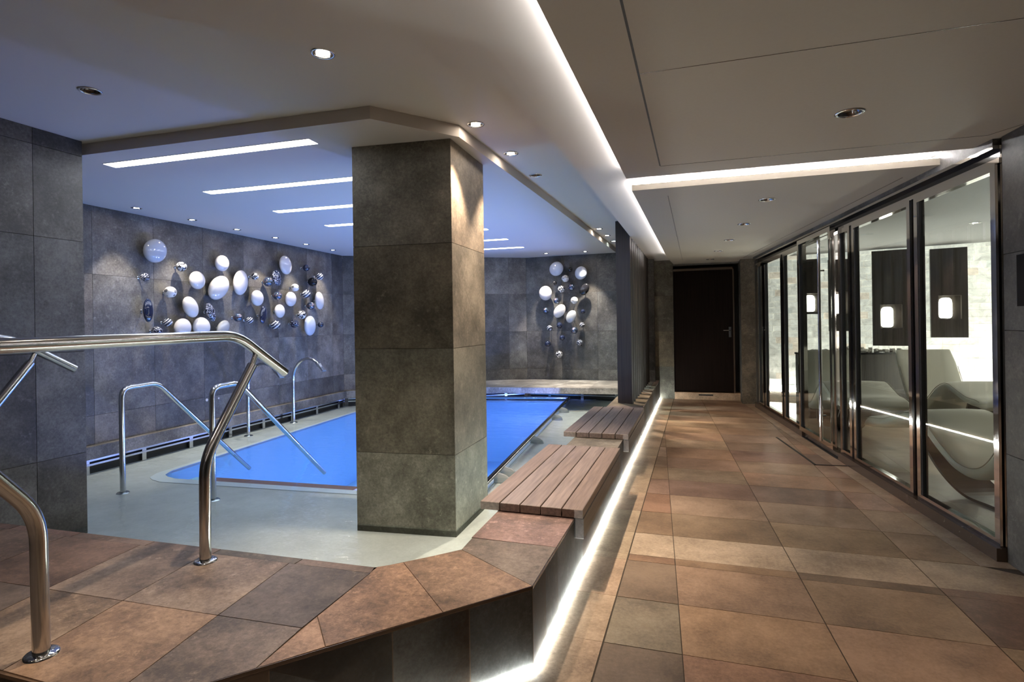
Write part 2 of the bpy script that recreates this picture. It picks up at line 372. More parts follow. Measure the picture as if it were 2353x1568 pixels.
slab('ceiling_panel', [(-.47,-2.5),(-.46,4.004),(1.577,4.066),(1.74,4.06),(2.1,3.2),(2.1,-2.5)], ZN, ZN+.046, [(dl_corr[0][0],dl_corr[0][1],HRC)], 'panelpaint', 'dropped ceiling panel over the near corridor')
slab('ceiling_panel', [(-.462,4.389),(1.72,4.423),(1.60,4.62),(.98,9.62),(.90,10.4),(-.374,10.4),(-.43,9.3)], ZN, ZN+.046, [(x,y,HRC) for x,y in dl_corr[1:]], 'panelpaint', 'dropped ceiling panel over the far corridor')
# panel joint lines (fine recesses): thin dark strips set into the panels
def seam(name, a, b, w, z, mat='black'):
    a = Vector((*a,0)); b = Vector((*b,0)); d = (b-a).normalized(); n = Vector((-d.y,d.x,0))
    mb = MB(); mb.obox(a-n*w/2+Vector((0,0,z-.0008)), b-a, n*w, Vector((0,0,.002))); return struct(mb.build(name, mat))
seam('ceiling_joint', (-.2115,-2.), (-.212,3.757), .009, ZN); seam('ceiling_joint', (-.208,2.332), (2.0,2.372), .004, ZN, 'bronze')
seam('ceiling_joint', (-.21,3.763), (1.567,3.805), .004, ZN, 'bronze'); seam('ceiling_joint', (1.567,3.805), (1.72,3.55), .004, ZN, 'bronze')
seam('ceiling_joint', (-.205,4.672), (-.209,9.693), .004, ZN); seam('ceiling_joint', (1.434,4.72), (.736,9.743), .005, ZN, 'bronze')
# ---- pool walls
zs = [-.06, .541, 1.25, 1.962, 2.73]
mb = MB(); tiled_wall(mb, LW0, LW1, [.49+.69*k for k in range(12)], [ZS-.05]+zs[1:], lo=.6, hi=1.05); struct(mb.build('wall_left', ['wallstone','grout']), 'long dark stone wall of the pool')
mb = MB(); tiled_wall(mb, LW1, FW0, [.25+.69*k for k in range(8)], [ZS-.05]+zs[1:], lo=.55, hi=.9); struct(mb.build('wall_corner', ['wallstone','grout']))
mb = MB(); tiled_wall(mb, FW0, FW1, [0.02,.69,1.36,2.03], [ZS-.05]+zs[1:], lo=.6, hi=1.); struct(mb.build('wall_back', ['wallstone','grout']))
mb = MB(); tiled_wall(mb, (-4.09,-2.5), (-4.09,2.76), [.3,.98,1.66,2.34,3.02,3.70,4.38,4.95], [ZS-.05,.541,1.25,2.02,2.62,2.73], lo=.55, hi=.85)
tiled_wall(mb, (-4.105,2.76), (-5.8,2.76), [.7], [ZS-.05,.541,1.25,1.962,2.73]); struct(mb.build('wall_side', ['wallstone','grout']))
# ---- column
A,B,Cc,D = (-2.268,3.33),(-1.55,3.408),(-1.575,4.07),(-2.29,4.0)
zc = [ZS-.02, .521, 1.24, 1.951, ZP]
mb = MB()
fr = [(1.15,1.22,1.18),(.80,.80,.73),(.82,.76,.65),(.88,.86,.80)]  # greenish glow above the water is painted into the foot tile's tint
sd = [(1.05,1.12,1.08),(1.0,.98,.92),(.98,.92,.84),(1.25,1.1,.98)]  # same glow at the foot; warm light on the top tile is painted in too
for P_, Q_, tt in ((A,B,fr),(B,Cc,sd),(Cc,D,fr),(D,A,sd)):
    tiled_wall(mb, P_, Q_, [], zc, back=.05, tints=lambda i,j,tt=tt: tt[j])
mb.prism([A,B,Cc,D][::1], ZS-.02, .01, mi=1)
struct(mb.build('column', ['colstone','grout']), 'free-standing stone column in the pool')
# ---- floor: every tile set on grout
mb = MB(); mb.box((-1.2,-2.5,-.06),(2.2,10.7,-.003))
grb = struct(mb.build('floor_screed', 'grout'))
mb = MB()
fB = lambda y: -.406 if y > 3 else -.405
J1 = lambda y: -.065-.0669*(y-2.251); J2 = lambda y: .568-.0637*(y-2.448); J3 = lambda y: 1.192-.047*(y-2.891)
fI = lambda y: 1.526-.1216*(y-3.451); fG = lambda y: 1.684-.125*(y-3.894)
ys = [-2.5,-2.06,-1.62,-1.18,-.74,-.3,.14,.58,1.02,1.46,1.95,2.424,2.851,3.307,3.393,3.754,4.19,4.639,5.079,5.499,5.931,6.389,6.841,7.28,7.718,8.15,8.577,9.1,9.599,9.95,10.6]
pal = [(1.,.95,.9),(.86,.83,.80),(1.1,1.02,.92),(.78,.72,.70),(1.15,1.12,1.08),(.92,.80,.72),(1.02,.90,.80),(.70,.66,.64)]
fix = {(12,0):(.60,.58,.57),(12,1):(.98,.9,.80),(12,2):(.92,.87,.78),(11,0):(.82,.86,.84),(11,1):(1.12,.98,.82),(11,2):(1.05,.95,.82),(10,0):(.55,.53,.52),(10,1):(1.15,1.,.82),
       (13,0):(.88,.74,.66),(13,1):(.90,.78,.68),(13,2):(.66,.62,.58),(15,0):(.84,.74,.66),(15,1):(.78,.74,.68),(16,0):(.84,.70,.6),(16,1):(1.05,1.,.92)}
def cx_(f, y, lo, hi): return max(lo, min(hi, f(y)))
for r_ in range(len(ys)-1):
    y0, y1 = ys[r_], ys[r_+1]
    lines = [fB, J1, J2, J3, lambda y: (fI(y) if y > 3.45 else 2.2)]
    dy = .013
    for c_ in range(4):
        def X(f, y):
            top = fI(y) if y > 3.45 else 2.2
            return max(-.405, min(top, f(y)))
        a0,a1,b1,b0 = X(lines[c_],y0),X(lines[c_],y1),X(lines[c_+1],y1),X(lines[c_+1],y0)
        if b0-a0 < .01 and b1-a1 < .01: continue
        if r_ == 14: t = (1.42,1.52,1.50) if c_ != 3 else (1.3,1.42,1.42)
        else:
            t = fix.get((r_,c_)) or random.choice(pal); t = tuple(v*random.uniform(.95,1.05) for v in t)
        P_ = [(a0,y0+dy*(a0+.4)),(b0,y0+dy*(b0+.4)),(b1,y1+dy*(b1+.4)),(a1,y1+dy*(a1+.4))]
        tile_poly(mb, P_, 0, t, gap=.0022)
    # pale border beside the deck wall and beside the glazing
    P_ = [(-1.1,y0),(-.409,y0),(-.409,y1),(-1.1,y1)]
    tile_poly(mb, P_, 0, (1.28*random.uniform(.95,1.05),1.30,1.22), gap=.0015)
    if y0 > 3.6:
        t = (1.15*random.uniform(.95,1.05),1.20,1.20)
        tile_poly(mb, [(fI(y0),y0+.02),(fG(y0)+.3,y0+.03),(fG(y1)+.3,y1+.03),(fI(y1),y1+.02)], 0, t, gap=.0015)
struct(mb.build('floor', 'floortile'), 'brown stone tiled corridor floor')
# ---- raised deck: core + tiles
DI = [(-4.09,2.0),(-3.022,2.028),(-2.29,2.06),(-1.36,2.12),(-1.07,2.406),(-1.085,2.934),(-1.09,5.0),(-1.094,10.1)]
DO = [(-.648,10.4),(-.645,2.152),(-1.03,1.713),(-1.53,1.14),(-4.09,1.10)]
mb = MB(); mb.prism([(x, y) for x,y in DI]+[(DO[0][0],DO[0][1]),DO[1],DO[2],DO[3],DO[4]], -.05, ZD-.004)
struct(mb.build('deck_core', 'groutl'))
mb = MB()
def dt(P_, t): tile_poly(mb, P_, ZD, t, gap=.0018, th=.012)
w0 = lambda x: 2.0+(x+4.09)*.12/2.73           # water-side edge
w1 = lambda x: w0(x)-.055                      # inner line of the edge strip
lA = lambda x: 1.553+(x+2.65)*.05
o1 = lambda x: 1.14
sx = [-4.09,-3.52,-3.075,-2.585,-2.18,-1.725,-1.345]
ta = [(.62,.62,.62),(.72,.66,.64),(.60,.52,.49),(.80,.80,.80),(.98,.98,.96),(.48,.50,.53)]
tb = [(.75,.75,.74),(.8,.78,.75),(.50,.51,.52),(.98,.94,.84),(1.10,.96,.80),(.80,.82,.84)]
for i in range(6):
    a, b = sx[i], sx[i+1]; tl = .05
    top = (b-.03 if i == 5 else b-.04)
    dt([(a+.03,lA(a)),(b+(.03 if i<5 else .008),lA(b)),(b-(.03 if i<5 else .0),w1(b)),(a-.03,w1(a))], ta[i])
    P2 = [(a+.10 if i else a, o1(a)),(b+.10,o1(b)),(b+.03,lA(b)),(a+.03 if i else a,lA(a))]
    if i == 5: P2 = [(a+.10,1.14),(-1.53,1.14),(-1.318,1.385),(b+.008,lA(b)),(a+.03,lA(a))]
    dt(P2, tb[i])
    dt([(a,w1(a)),(b,w1(b)),(b,w0(b)),(a,w0(a))], (.62*random.uniform(.8,1.2),.55,.55))
# mitred pale tiles round the corner
dt([(-1.318,1.385),(-1.183,1.546),(-1.335,1.70)], (1.45,1.22,1.02))
dt([(-1.183,1.546),(-.903,1.859),(-1.261,2.2),(-1.36,2.12),(-1.345,2.06),(-1.335,1.70)], (1.40,1.16,.96))
dt([(-.903,1.859),(-.645,2.152),(-1.07,2.406),(-1.261,2.2)], (1.15,1.0,.86))
dt([(-1.07,2.406),(-.645,2.152),(-.645,2.555),(-1.075,2.552)], (.70,.76,.80))
yy = [2.555,3.2,3.85,4.5,5.15,5.8,6.45,7.1,7.75,8.4,9.05,9.7,10.35]
for i in range(12): dt([(-1.08 if i < 1 else -1.09,yy[i]),(-.645,yy[i]),(-.645,yy[i+1]),(-1.09,yy[i+1])], tuple(v*random.uniform(.95,1.2) for v in (.80,.84,.86)))
struct(mb.build('deck', 'deckstone'), 'raised stone deck between pool and corridor')
# outer riser tiles, hanging over a shadow gap with the light strip
mb = MB()
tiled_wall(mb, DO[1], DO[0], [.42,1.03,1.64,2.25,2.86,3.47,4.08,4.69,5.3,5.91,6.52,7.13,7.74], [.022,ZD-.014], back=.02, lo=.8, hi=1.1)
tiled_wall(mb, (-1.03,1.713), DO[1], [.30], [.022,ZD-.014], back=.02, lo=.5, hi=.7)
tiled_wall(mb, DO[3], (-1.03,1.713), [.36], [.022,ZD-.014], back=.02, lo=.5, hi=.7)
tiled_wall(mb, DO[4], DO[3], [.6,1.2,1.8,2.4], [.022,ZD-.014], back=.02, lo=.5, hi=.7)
struct(mb.build('wall_deck', ['wallstone','grout']), 'dark stone riser of the deck')
mb = MB()
for a, b in ((DO[1],DO[0]),((-1.03,1.713),DO[1]),(DO[3],(-1.03,1.713))):
    a = Vector((*a,0)); b = Vector((*b,0)); d = (b-a).normalized(); n = Vector((d.y,-d.x,0))
    mb.obox(a+n*.0004+Vector((0,0,ZD-.012)), b-a, n*.002, Vector((0,0,.012)))
struct(mb.build('trim_1', 'bronze'), 'thin metal edge along the deck')
# ---- pool ledge (shallow surround), basin and steps
basin = [(-4.86,4.02),(-4.72,3.985),(-1.80,4.20),(-2.26,9.86),(-3.75,9.6),(-5.42,8.3),(-5.02,4.20),(-4.95,4.07)]
outer = [(-5.8,2.7),(-4.05,2.7),(-4.05,1.98),(-1.35,2.08),(-1.0,2.4),(-1.0,10.2),(-3.1,10.2),(-6.1,8.45)]
loops = [[Vector((x,y,0)) for x,y in outer],[Vector((x,y,0)) for x,y in basin]]
tr = tessellate_polygon(loops); flat = [v for l in loops for v in l]
def up_(t):
    a,b,c = (flat[i] for i in t); return t if (b-a).cross(c-a).z > 0 else t[::-1]
mb = MB(); mb.add([(v.x,v.y,ZS) for v in flat], [up_(t) for t in tr])
struct(mb.build('pool_ledge', 'ledge'), 'pale tiled ledge just under the water')
mb = MB(); n = len(basin)
mb.add([(x,y,ZS) for x,y in basin]+[(x,y,-1.15) for x,y in basin], [(i,n+i,n+(i+1)%n,(i+1)%n) for i in range(n)]+[tuple(range(n,2*n))])
struct(mb.build('pool_basin', 'bluetile'), 'blue tiled pool basin')
# paler raised rim round the basin mouth
mb = MB()
cb = Vector((sum(p[0] for p in basin)/n, sum(p[1] for p in basin)/n))
for i in range(n):
    a = Vector(basin[i]); b = Vector(basin[(i+1)%n]); g = lambda v: v + (v-cb).normalized()*.13
    a2, b2 = g(a), g(b)
    mb.prism([tuple(a),tuple(b),tuple(b2),tuple(a2)], ZS-.02, ZS+.006)
struct(mb.build('pool_kerb', plain('white kerb tile', (.70,.72,.74), .3)), 'pale kerb round the pool mouth')
mb = MB()
for k in range(4):
    y0 = 4.03+.28*k
    mb.prism([(-4.84,y0),(-3.0,y0+.12),(-3.0,y0+.12+.30),(-4.84,y0+.30)], -1.15, -.11-.2*k, mi=0)
struct(mb.build('pool_stairs', 'bluetile'), 'steps going down into the pool')
mb = MB(); mb.prism([(-4.50,4.01),(-2.9,4.125),(-2.9,4.31),(-4.50,4.20)], -.10, -.052)
struct(mb.build('pool_stair_nosing', 'steptile'), 'brown band on the top pool step')
# ---- water
mb = MB(); mb.add([(x,y,ZW) for x,y in [(-5.76,2.74),(-4.09,2.74),(-4.09,1.98),(-3.0,2.04),(-1.35,2.13),(-1.06,2.41),(-1.085,10.2),(-3.05,10.2),(-6.05,8.4)]], [tuple(range(9))])
o = mb.build('water', 'water'); o['kind'] = 'structure'; o['label'] = 'still water filling the pool to its ledge'
# ---- end ledge (stone shelf) and side ledge along the walls
mb = MB(); tiles = [-3.9,-3.3,-2.75,-2.2,-1.66,-1.12,-.72]
lf = lambda x: 8.64+(x+3.27)*.12; lb = lambda x: 10.05 if x > -3.07 else 10.05+(x+3.07)*.588
for i in range(6):
    a, b = tiles[i], tiles[i+1]
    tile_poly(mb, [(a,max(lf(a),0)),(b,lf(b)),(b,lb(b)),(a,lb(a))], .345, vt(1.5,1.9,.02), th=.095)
struct(mb.build('stone_shelf', 'wallstone'), 'floating stone shelf along the end wall')
mb = MB()
d_ = (Vector(LW1)-Vector(LW0)).normalized()
for (p, q, m_) in ((LW0, LW1, 8), (LW1, (-4.0,9.575), 3)):
    P_ = Vector((*p,0)); Q_ = Vector((*q,0)); d = (Q_-P_).normalized(); nn = Vector((d.y,-d.x,0)); L_ = (Q_-P_).length
    for k in range(m_):
        mb.obox(P_+d*(L_*k/m_+.001)+Vector((0,0,.122)), d*(L_/m_-.002), nn*.075, Vector((0,0,.125)), vt(.95,1.25,.03))
struct(mb.build('wall_ledge', 'wallstone'), 'narrow stone ledge above the overflow slot')
# overflow slot: black recess behind steel bars
def grille(name, p, q, label, dz=0., bars=(.055,.098)):
    dv = (Vector(q)-Vector(p)).normalized()*.07; p = tuple(Vector(p)+dv); q = tuple(Vector(q)-dv)
    t = thing(name, label, 'grille', (p[0],p[1],0))
    P_ = Vector((0,0,0)); Q_ = Vector((q[0]-p[0],q[1]-p[1],0)); d = Q_.normalized(); nn = Vector((d.y,-d.x,0)); L_ = Q_.length
    mb = MB(); mb.obox(P_+nn*.004+Vector((0,0,ZS)), d*L_, nn*.006, Vector((0,0,.15))); mb.build('recess', 'black', t)
    for z in bars:
        mb = MB(); mb.obox(P_+nn*.03+Vector((0,0,z)), d*L_, nn*.02, Vector((0,0,.020))); mb.build('bar', 'steel', t)
    k = .35
    while k < L_:
        mb = MB(); mb.obox(P_+d*k+nn*.02+Vector((0,0,ZS)), d*.05, nn*.025, Vector((0,0,.15))); mb.build('post', 'steel', t); k += .62
grille('overflow_grille', LW0, LW1, 'steel overflow grille along the foot of the long pool wall')
grille('overflow_grille', LW1, FW0, 'steel overflow grille along the slanted corner wall')
grille('overflow_grille', FW0, FW1, 'steel overflow grille under the stone shelf of the end wall')
# ---- corridor end: piers, lintel, recess
mb = MB(); tiled_wall(mb, (-.80,10.4), (-.39,10.4), [], [0,.58,1.22,1.86,2.55], back=.4, tints=lambda i,j: [(.95,.98,.86),(1.25,1.08,.78),(1.2,1.1,.88),(1.0,.95,.8)][j]); struct(mb.build('wall_end', ['wallstone','grout']), 'stone pier beside the dark door')
mb = MB()
tiled_wall(mb, (.708,10.02), (.93,10.02), [], [0,.58,1.22,1.86,2.55], back=.5, tints=lambda i,j: (1.35,1.12,.85))
tiled_wall(mb, (.708,10.75), (.708,10.02), [], [0,.58,1.22,1.86,2.55], back=.02, lo=.6, hi=.8, warm=.05)
struct(mb.build('wall_end', ['wallstone','grout']), 'stone pier between dark door and glazing')
mb = MB(); mb.box((-.39,10.36,2.395),(.708,10.8,2.6)); struct(mb.build('wall_lintel', 'wallstone'), 'stone lintel over the dark door')
mb = MB(); mb.box((-.39,10.38,-.02),(.708,10.8,.125), (2.2,2.1,1.9)); struct(mb.build('door_step', 'floortile'), 'stone step before the dark door')
mb = MB(); mb.box((.02,10.372,.075),(.26,10.379,.098)); tag(mb.build('step_vent', 'black'), 'small black slot vent in the step under the dark door', 'vent')
mb = MB(); mb.box((.93,9.62,0),(1.0,10.05,2.55)); struct(mb.build('trim_2', 'panelwood'), 'dark jamb where the glazing starts')
mb = MB(); mb.box((-.8,10.7,0),(1.0,10.8,2.6)); struct(mb.build('wall_door', 'black'))
# dark door
dr = bpy.data.objects.new('door_1', None); C.objects.link(dr); dr.location = (-.39,10.44,.125); struct(dr, 'near-black wooden door at the end of the corridor')
mb = MB(); mb.box((.005,0,.01),(.995,.045,2.17)); mb.build('leaf', 'doorwood', dr)
mb = MB(); mb.box((.995,-.03,0),(1.02,.06,2.21)); mb.box((0,-.03,2.17),(1.02,.06,2.21)); mb.build('door_frame', 'bronze', dr)
h = MB(); h.box((.925,-.008,.98),(.965,0,1.16)); hp = h.build('handle_plate', 'steel', dr)
h = MB(); h.tube(fillet([(.945,-.005,1.10),(.945,-.05,1.10),(.835,-.055,1.10)], .015), .009, 10); h.build('lever', 'steel', hp)
# ---- glazing to the lounge: header, plinth, frames, panes, door
gx = lambda y: .984-(y-9.483)*.12524
gd = Vector((gx(0)-gx(1), -1, 0)).normalized()*-1          # along the glass, away from the camera
gd = Vector((-.12524,1,0)).normalized(); gn = Vector((-1,-.12524,0)).normalized()   # towards the corridor
def gp(y, off=0., z=0.): return Vector((gx(y),y,z))+gn*off
mb = MB(); mb.obox(gp(3.9,-.15,2.375), gd*5.95, gn*.21, Vector((0,0,.3)), (.9,.9,.95)); struct(mb.build('wall_header', 'wallstone'), 'stone header above the glazing')
mb = MB(); mb.obox(gp(3.88,-.02,2.355), gd*5.9, gn*.09, Vector((0,0,.02))); mb.obox(gp(3.88,-.03,2.275), gd*5.9, gn*.07, Vector((0,0,.03))); struct(mb.build('trim_3', 'chrome'), 'bright chrome rail over the glazing')
mb = MB(); mb.obox(gp(3.88,-.02,2.305), gd*5.9, gn*.05, Vector((0,0,.05))); struct(mb.build('trim_4', 'blackgloss'), 'black track in the glazing head')
mb = MB()
mb.obox(gp(3.88,-.05,-.01), gd*(7.36-3.88-1.1), gn*.13, Vector((0,0,.085))); mb.obox(gp(7.36,-.05,-.01), gd*2.38, gn*.13, Vector((0,0,.085)))
mb.obox(gp(6.2,-.05,-.01), gd*1.2, gn*.10, Vector((0,0,.06)))
struct(mb.build('baseboard_right', 'bronze'), 'bronze brown plinth under the glazing')
def window(idx, y0, y1, off=0., zb=.07, zt=2.28, w=.045, label=None, name=None):
    o = bpy.data.objects.new(name or 'window_%d' % idx, None); C.objects.link(o); base = gp(y0, off, 0); o.location = base; struct(o, label)
    L_ = (y1-y0)/gd.y
    mb = MB()
    for a in (0, L_-w): mb.obox(gd*a+Vector((0,0,zb)), gd*w, gn*.05, Vector((0,0,zt-zb)))
    mb.obox(gd*w+Vector((0,0,zb)), gd*(L_-2*w), gn*.05, Vector((0,0,w))); mb.obox(gd*w+Vector((0,0,zt-w)), gd*(L_-2*w), gn*.05, Vector((0,0,w)))
    mb.build('window_frame', 'chrome', o)
    mb = MB()
    for a in (w, L_-w-.012): mb.obox(gd*a+gn*.008+Vector((0,0,zb+w)), gd*.012, gn*.034, Vector((0,0,zt-zb-2*w)))
    mb.build('gasket', 'rubber', o)
    mb = MB(); mb.obox(gd*(w+.001)+gn*.022+Vector((0,0,zb+w+.001)), gd*(L_-2*w-.002), gn*.008, Vector((0,0,zt-zb-2*w-.002))); mb.build('pane', 'glass', o)
    return o
window(1, 3.90, 4.80, label='glass pane next to the dark stone pier'); window(2, 4.86, 5.92, label='glass pane beside the glass door')
window(3, 5.97, 6.25, label='narrow glass pane at the hinge of the glass door'); window(4, 7.37, 8.18, label='glass pane past the glass door')
window(5, 8.25, 9.18, label='glass pane second from the dark jamb'); window(6, 9.24, 9.58, label='narrow glass pane at the dark jamb')
for y in (4.80,5.92,8.19,9.19):
    mb = MB(); mb.obox(gp(y,-.01,.07), gd*.055, gn*.04, Vector((0,0,2.21))); struct(mb.build('window_mullion', 'blackgloss'), 'dark mullion between glass panes')
gdr = window(7, 6.30, 7.36, off=.055, zb=.085, zt=2.33, w=.05, label='framed glass door standing proud of the glazing', name='door_2')
mb = MB(); mb.tube([gd*.17+gn*.10+Vector((0,0,.14)), gd*.17+gn*.10+Vector((0,0,2.22))], .016, 16)
hd = mb.build('handle', 'chrome', gdr)
mb = MB()
for z in (.4,1.9): mb.tube([gd*.17+gn*.10+Vector((0,0,z)), gd*.17+gn*.05+Vector((0,0,z))], .009, 10)
mb.build('handle_bracket', 'chrome', hd)
mb = MB(); mb.obox(gp(6.25,.05,-.001), gd*1.12, gn*.03, Vector((0,0,.006))); struct(mb.build('trim_5', 'black'), 'black floor slot under the glass door')
# floor hatch outline
hq = [(.873,7.235),(1.054,5.952),(1.342,5.983),(1.172,7.239)]
mb = MB()
for a, b in ((hq[0],hq[1]),(hq[1],hq[2])):
    a = Vector((*a,-.001)); b = Vector((*b,-.001)); d = (b-a).normalized(); mb.obox(a, b-a, Vector((-d.y,d.x,0))*.02, Vector((0,0,.005)))
struct(mb.build('floor_slot', 'black'), 'thin black outline of the hatch in the corridor floor')
# near stone pier at the right
mb = MB(); tiled_wall(mb, (1.70,3.2), (1.70,-2.5), [.5,1.2,1.9,2.6,3.3,4.0,4.7], [0,.55,1.25,1.95,2.55], back=.5, lo=.45, hi=.7)
tiled_wall(mb, (1.655,3.865), (1.70,3.2), [], [0,.62,1.32,1.75,2.55], back=.25, lo=.45, hi=.7)
struct(mb.build('wall_right', ['wallstone','grout']), 'dark stone pier beside the glazing')
mb = MB(); mb.obox(Vector((1.655,3.867,0)), Vector((.0,.018,0)), Vector((.2,0,0)), Vector((0,0,2.5))); struct(mb.build('trim_6', 'chrome'), 'chrome edge strip of the stone pier')
sp0 = wp(2347,586,(1.70,3.2),(1.655,3.865)); sp1 = wp(2347,704,(1.70,3.2),(1.655,3.865))
mb = MB(); mb.box((sp0.x-.022, sp0.y-.22, sp1.z), (sp0.x+.0, sp0.y, sp0.z)); tag(mb.build('wall_panel', 'blackgloss'), 'black wall panel on the dark stone pier at the edge of the photo', 'panel')
# wall behind the camera, closing the rooms
mb = MB(); tiled_wall(mb, (3.0,-2.5), (-6.6,-2.5), [.7*k for k in range(1,14)], [0,.541,1.25,1.962,2.73]); struct(mb.build('wall_rear', ['wallstone','grout']))
mb = MB(); mb.box((-6.6,-2.5,-.06),(-.9,1.5,-.003)); struct(mb.build('floor_entry', 'floortile'), 'floor of the entry before the deck')
# ================================================================== LIGHT FITTINGS
WARM = (1., .79, .60); COOL = (.86, .97, 1.); MINT = (.80, 1., .92)
def downlight(name, x, y, z, r, mode, label, group, target=None, energy=30., col=WARM, angle=52, blend=.6):
    t = thing(name, label, 'downlight', (x,y,z), group)
    k = r/.048
    mb = MB(); mb.lathe([(r*1.0,.0),(r*1.22,-.0005),(r*1.24,-.003),(r*1.02,-.005),(r*.93,-.002),(r*.93,.004)]); mb.build('trim_ring', 'chrome', t)
    mb = MB(); mb.lathe([(r*.93,.003),(r*.80,.018),(r*.55,.034),(r*.40,.038),(.0005,.0385)]); mb.build('reflector', 'dchrome', t)
    mb = MB(); (mb.lathe([(r*.62,.012),(r*.60,.0005),(.0005,-.004)], n=20) if mode else mb.lathe([(r*.62,.020),(r*.60,.012),(.0005,.009)], n=20))
    mb.build('lamp', {0:'lampoff', 1:'lampwarm', 2:'lampcool'}[mode], t)
    if mode and energy:
        tg = target or (x, y, 0)
        s = spot('spot_lamp', (x,y,z-.012), tg, energy, col, angle, blend, .02, t)
    return t
LBL = ['unlit downlight nearest the dark stone side wall', 'lit downlight with a blue rim over the deck', 'lit downlight just past the top of the stone column',
       'second lit downlight past the column, above the first bench', 'unlit downlight third past the column', 'lit downlight first of the far cluster of three beside the slatted screen',
       'lit downlight in the middle of the far cluster of three', 'greenish downlight last of the far cluster of three by the end wall']
for i, (x, y, k) in enumerate(dl_left):
    e = {1:60., 2:0., 3:75., 5:70., 6:70., 7:50.}.get(i, 0.)
    e = {1:70., 2:150., 3:150., 4:0, 5:140., 6:140., 7:90.}.get(i, 0.)
    downlight('downlight', x, y, ZL, HR, k, LBL[i], 'downlights in the upper ceiling', energy=e, col=MINT if k == 2 else WARM, angle=75, target=(x+.05,y,0))
ord_ = ['first', 'second', 'third', 'fourth', 'fifth', 'sixth']
for i, (x, y) in enumerate(dl_pool[:6]):
    downlight('downlight', x, y, ZP, HR*.85, 1, '%s small downlight from the camera along the long pool wall' % ord_[i], 'small downlights in the pool ceiling', energy=60., col=(1.,.90,.78), angle=62, target=(x-.16,y,.9))
for i, (x, y) in enumerate(dl_pool[6:]):
    downlight('downlight', x, y, ZP, HR*.85, 1, ['small downlight above the end wall sculpture, further from the slatted screen', 'small downlight above the end wall sculpture, nearer the slatted screen'][i], 'small downlights in the pool ceiling', energy=130., col=(1.,.90,.78), angle=62, target=(x,y+.20,.9))
for i, (x, y) in enumerate(dl_corr):
    t = downlight('downlight', x, y, ZN, HRC, 0, '%s glare-free downlight along the corridor towards the dark door' % ord_[i], 'downlights over the corridor', energy=0)
    spot('spot_lamp', (x,y,ZN-.004), (x-.05,y,0), [38.,52.,55.,48.,38.,24.][i], (1.,.70,.46), 62, 1., .03, t)
# recessed line lights of the pool ceiling
for i in range(7):
    xl = -4.225-.04*i; yl = 3.0+.925*i; ang = .045
    t = thing('line_light', ['%s long white line light of the pool ceiling, counted from the camera' % w for w in ord_+['seventh']][i], 'ceiling light', (xl,yl,ZP), 'line lights in the pool ceiling', ang)
    mb = MB(); mb.box((0,-.008,-.002),(1.80,.108,.004)); mb.build('frame', 'paint', t)
    mb = MB(); mb.box((.004,0,-.003),(1.796,.10,-.0025)); mb.build('diffuser', 'ledpool', t)
# cove strips lying on top of the dropped panels
def cove(a, b, label, inward, mt='ledcove'):
    a = Vector((*a,ZN+.0465)); b = Vector((*b,ZN+.0465)); d = b-a; n = Vector(inward)
    mb = MB(); mb.obox(a+n*.012, d, n*.012, Vector((0,0,.008)))
    return tag(mb.build('cove_strip', mt), label, 'led strip', 'cove strips on the ceiling panels')
cove((-.47,-2.3), (-.46,3.98), 'white cove strip along the long edge of the near ceiling panel', (1,0,0))
cove((-.44,4.004), (1.56,4.062), 'white cove strip on the near side of the bright ceiling slot', (0,-1,0), 'ledslot')
cove((-.44,4.391), (1.70,4.425), 'white cove strip on the far side of the bright ceiling slot', (0,1,0), 'ledslot')
cove((-.461,4.41), (-.43,9.3), 'white cove strip along the long edge of the far ceiling panel', (1,0,0))
# floor strip under the deck riser
mb = MB()
for a, b in ((DO[1],(-.648,10.38)),((-1.03,1.713),DO[1]),(DO[3],(-1.03,1.713))):
    a = Vector((*a,0)); b = Vector((*b,0)); d = (b-a); n = Vector((d.y,-d.x,0)).normalized()
    mb.obox(a+n*.001+Vector((0,0,.001)), d, n*.011, Vector((0,0,.010)))
tag(mb.build('led_strip', 'led'), 'glowing white strip along the foot of the deck riser', 'led strip')
mb = MB()
for a, b in (((-1.36,2.12),(-1.07,2.406)),((-1.07,2.406),(-1.085,2.934)),((-1.085,2.934),(-1.094,10.0))):
    a = Vector((*a,0)); b = Vector((*b,0)); d = (b-a); n = Vector((-d.y,d.x,0)).normalized()
    mb.obox(a+n*.001+Vector((0,0,.075)), d, n*.012, Vector((0,0,.012)))
tag(mb.build('waterline_strip', 'ledwater'), 'greenish white strip above the water on the pool side of the deck', 'led strip')
# underwater lamps on the basin walls
UL = [(-1.875,5.2,-1,0,'beside the column, under the bracketed rail'),(-2.0,6.9,-1,0,'halfway along the bracketed rail'),(-2.15,8.6,-1,0,'at the far end of the bracketed rail'),(-2.5,4.16,0,1,'behind the column'),(-3.3,4.12,0,1,'under the pale kerb by the entry rails')]
for x, y, dx, dy, w in UL:
    t = thing('underwater_lamp', 'round blue underwater lamp '+w, 'lamp', (x,y,-.38), 'underwater lamps of the pool')
    mb = MB(); P0 = Vector((0,0,0)); dd = Vector((dx,dy,0)); mb.tube([P0, dd*.03], .11, 24); mb.build('housing', 'steel', t)
    mb = MB(); mb.tube([dd*.031, dd*.034], .085, 24); mb.build('lens', 'underlamp', t)
    l = bpy.data.lights.new('lamp', 'AREA'); l.energy = 40 if dx else 22; l.color = (.22,.31,1.) if dx else (.30,.62,1.); l.shape = 'DISK'; l.size = .16
    o = bpy.data.objects.new('blue_lamp', l); C.objects.link(o); o.location = Vector((x,y,-.38))+dd*.06
    o.rotation_euler = (dd+Vector((0,0,.75))).to_track_quat('-Z','Y').to_euler()
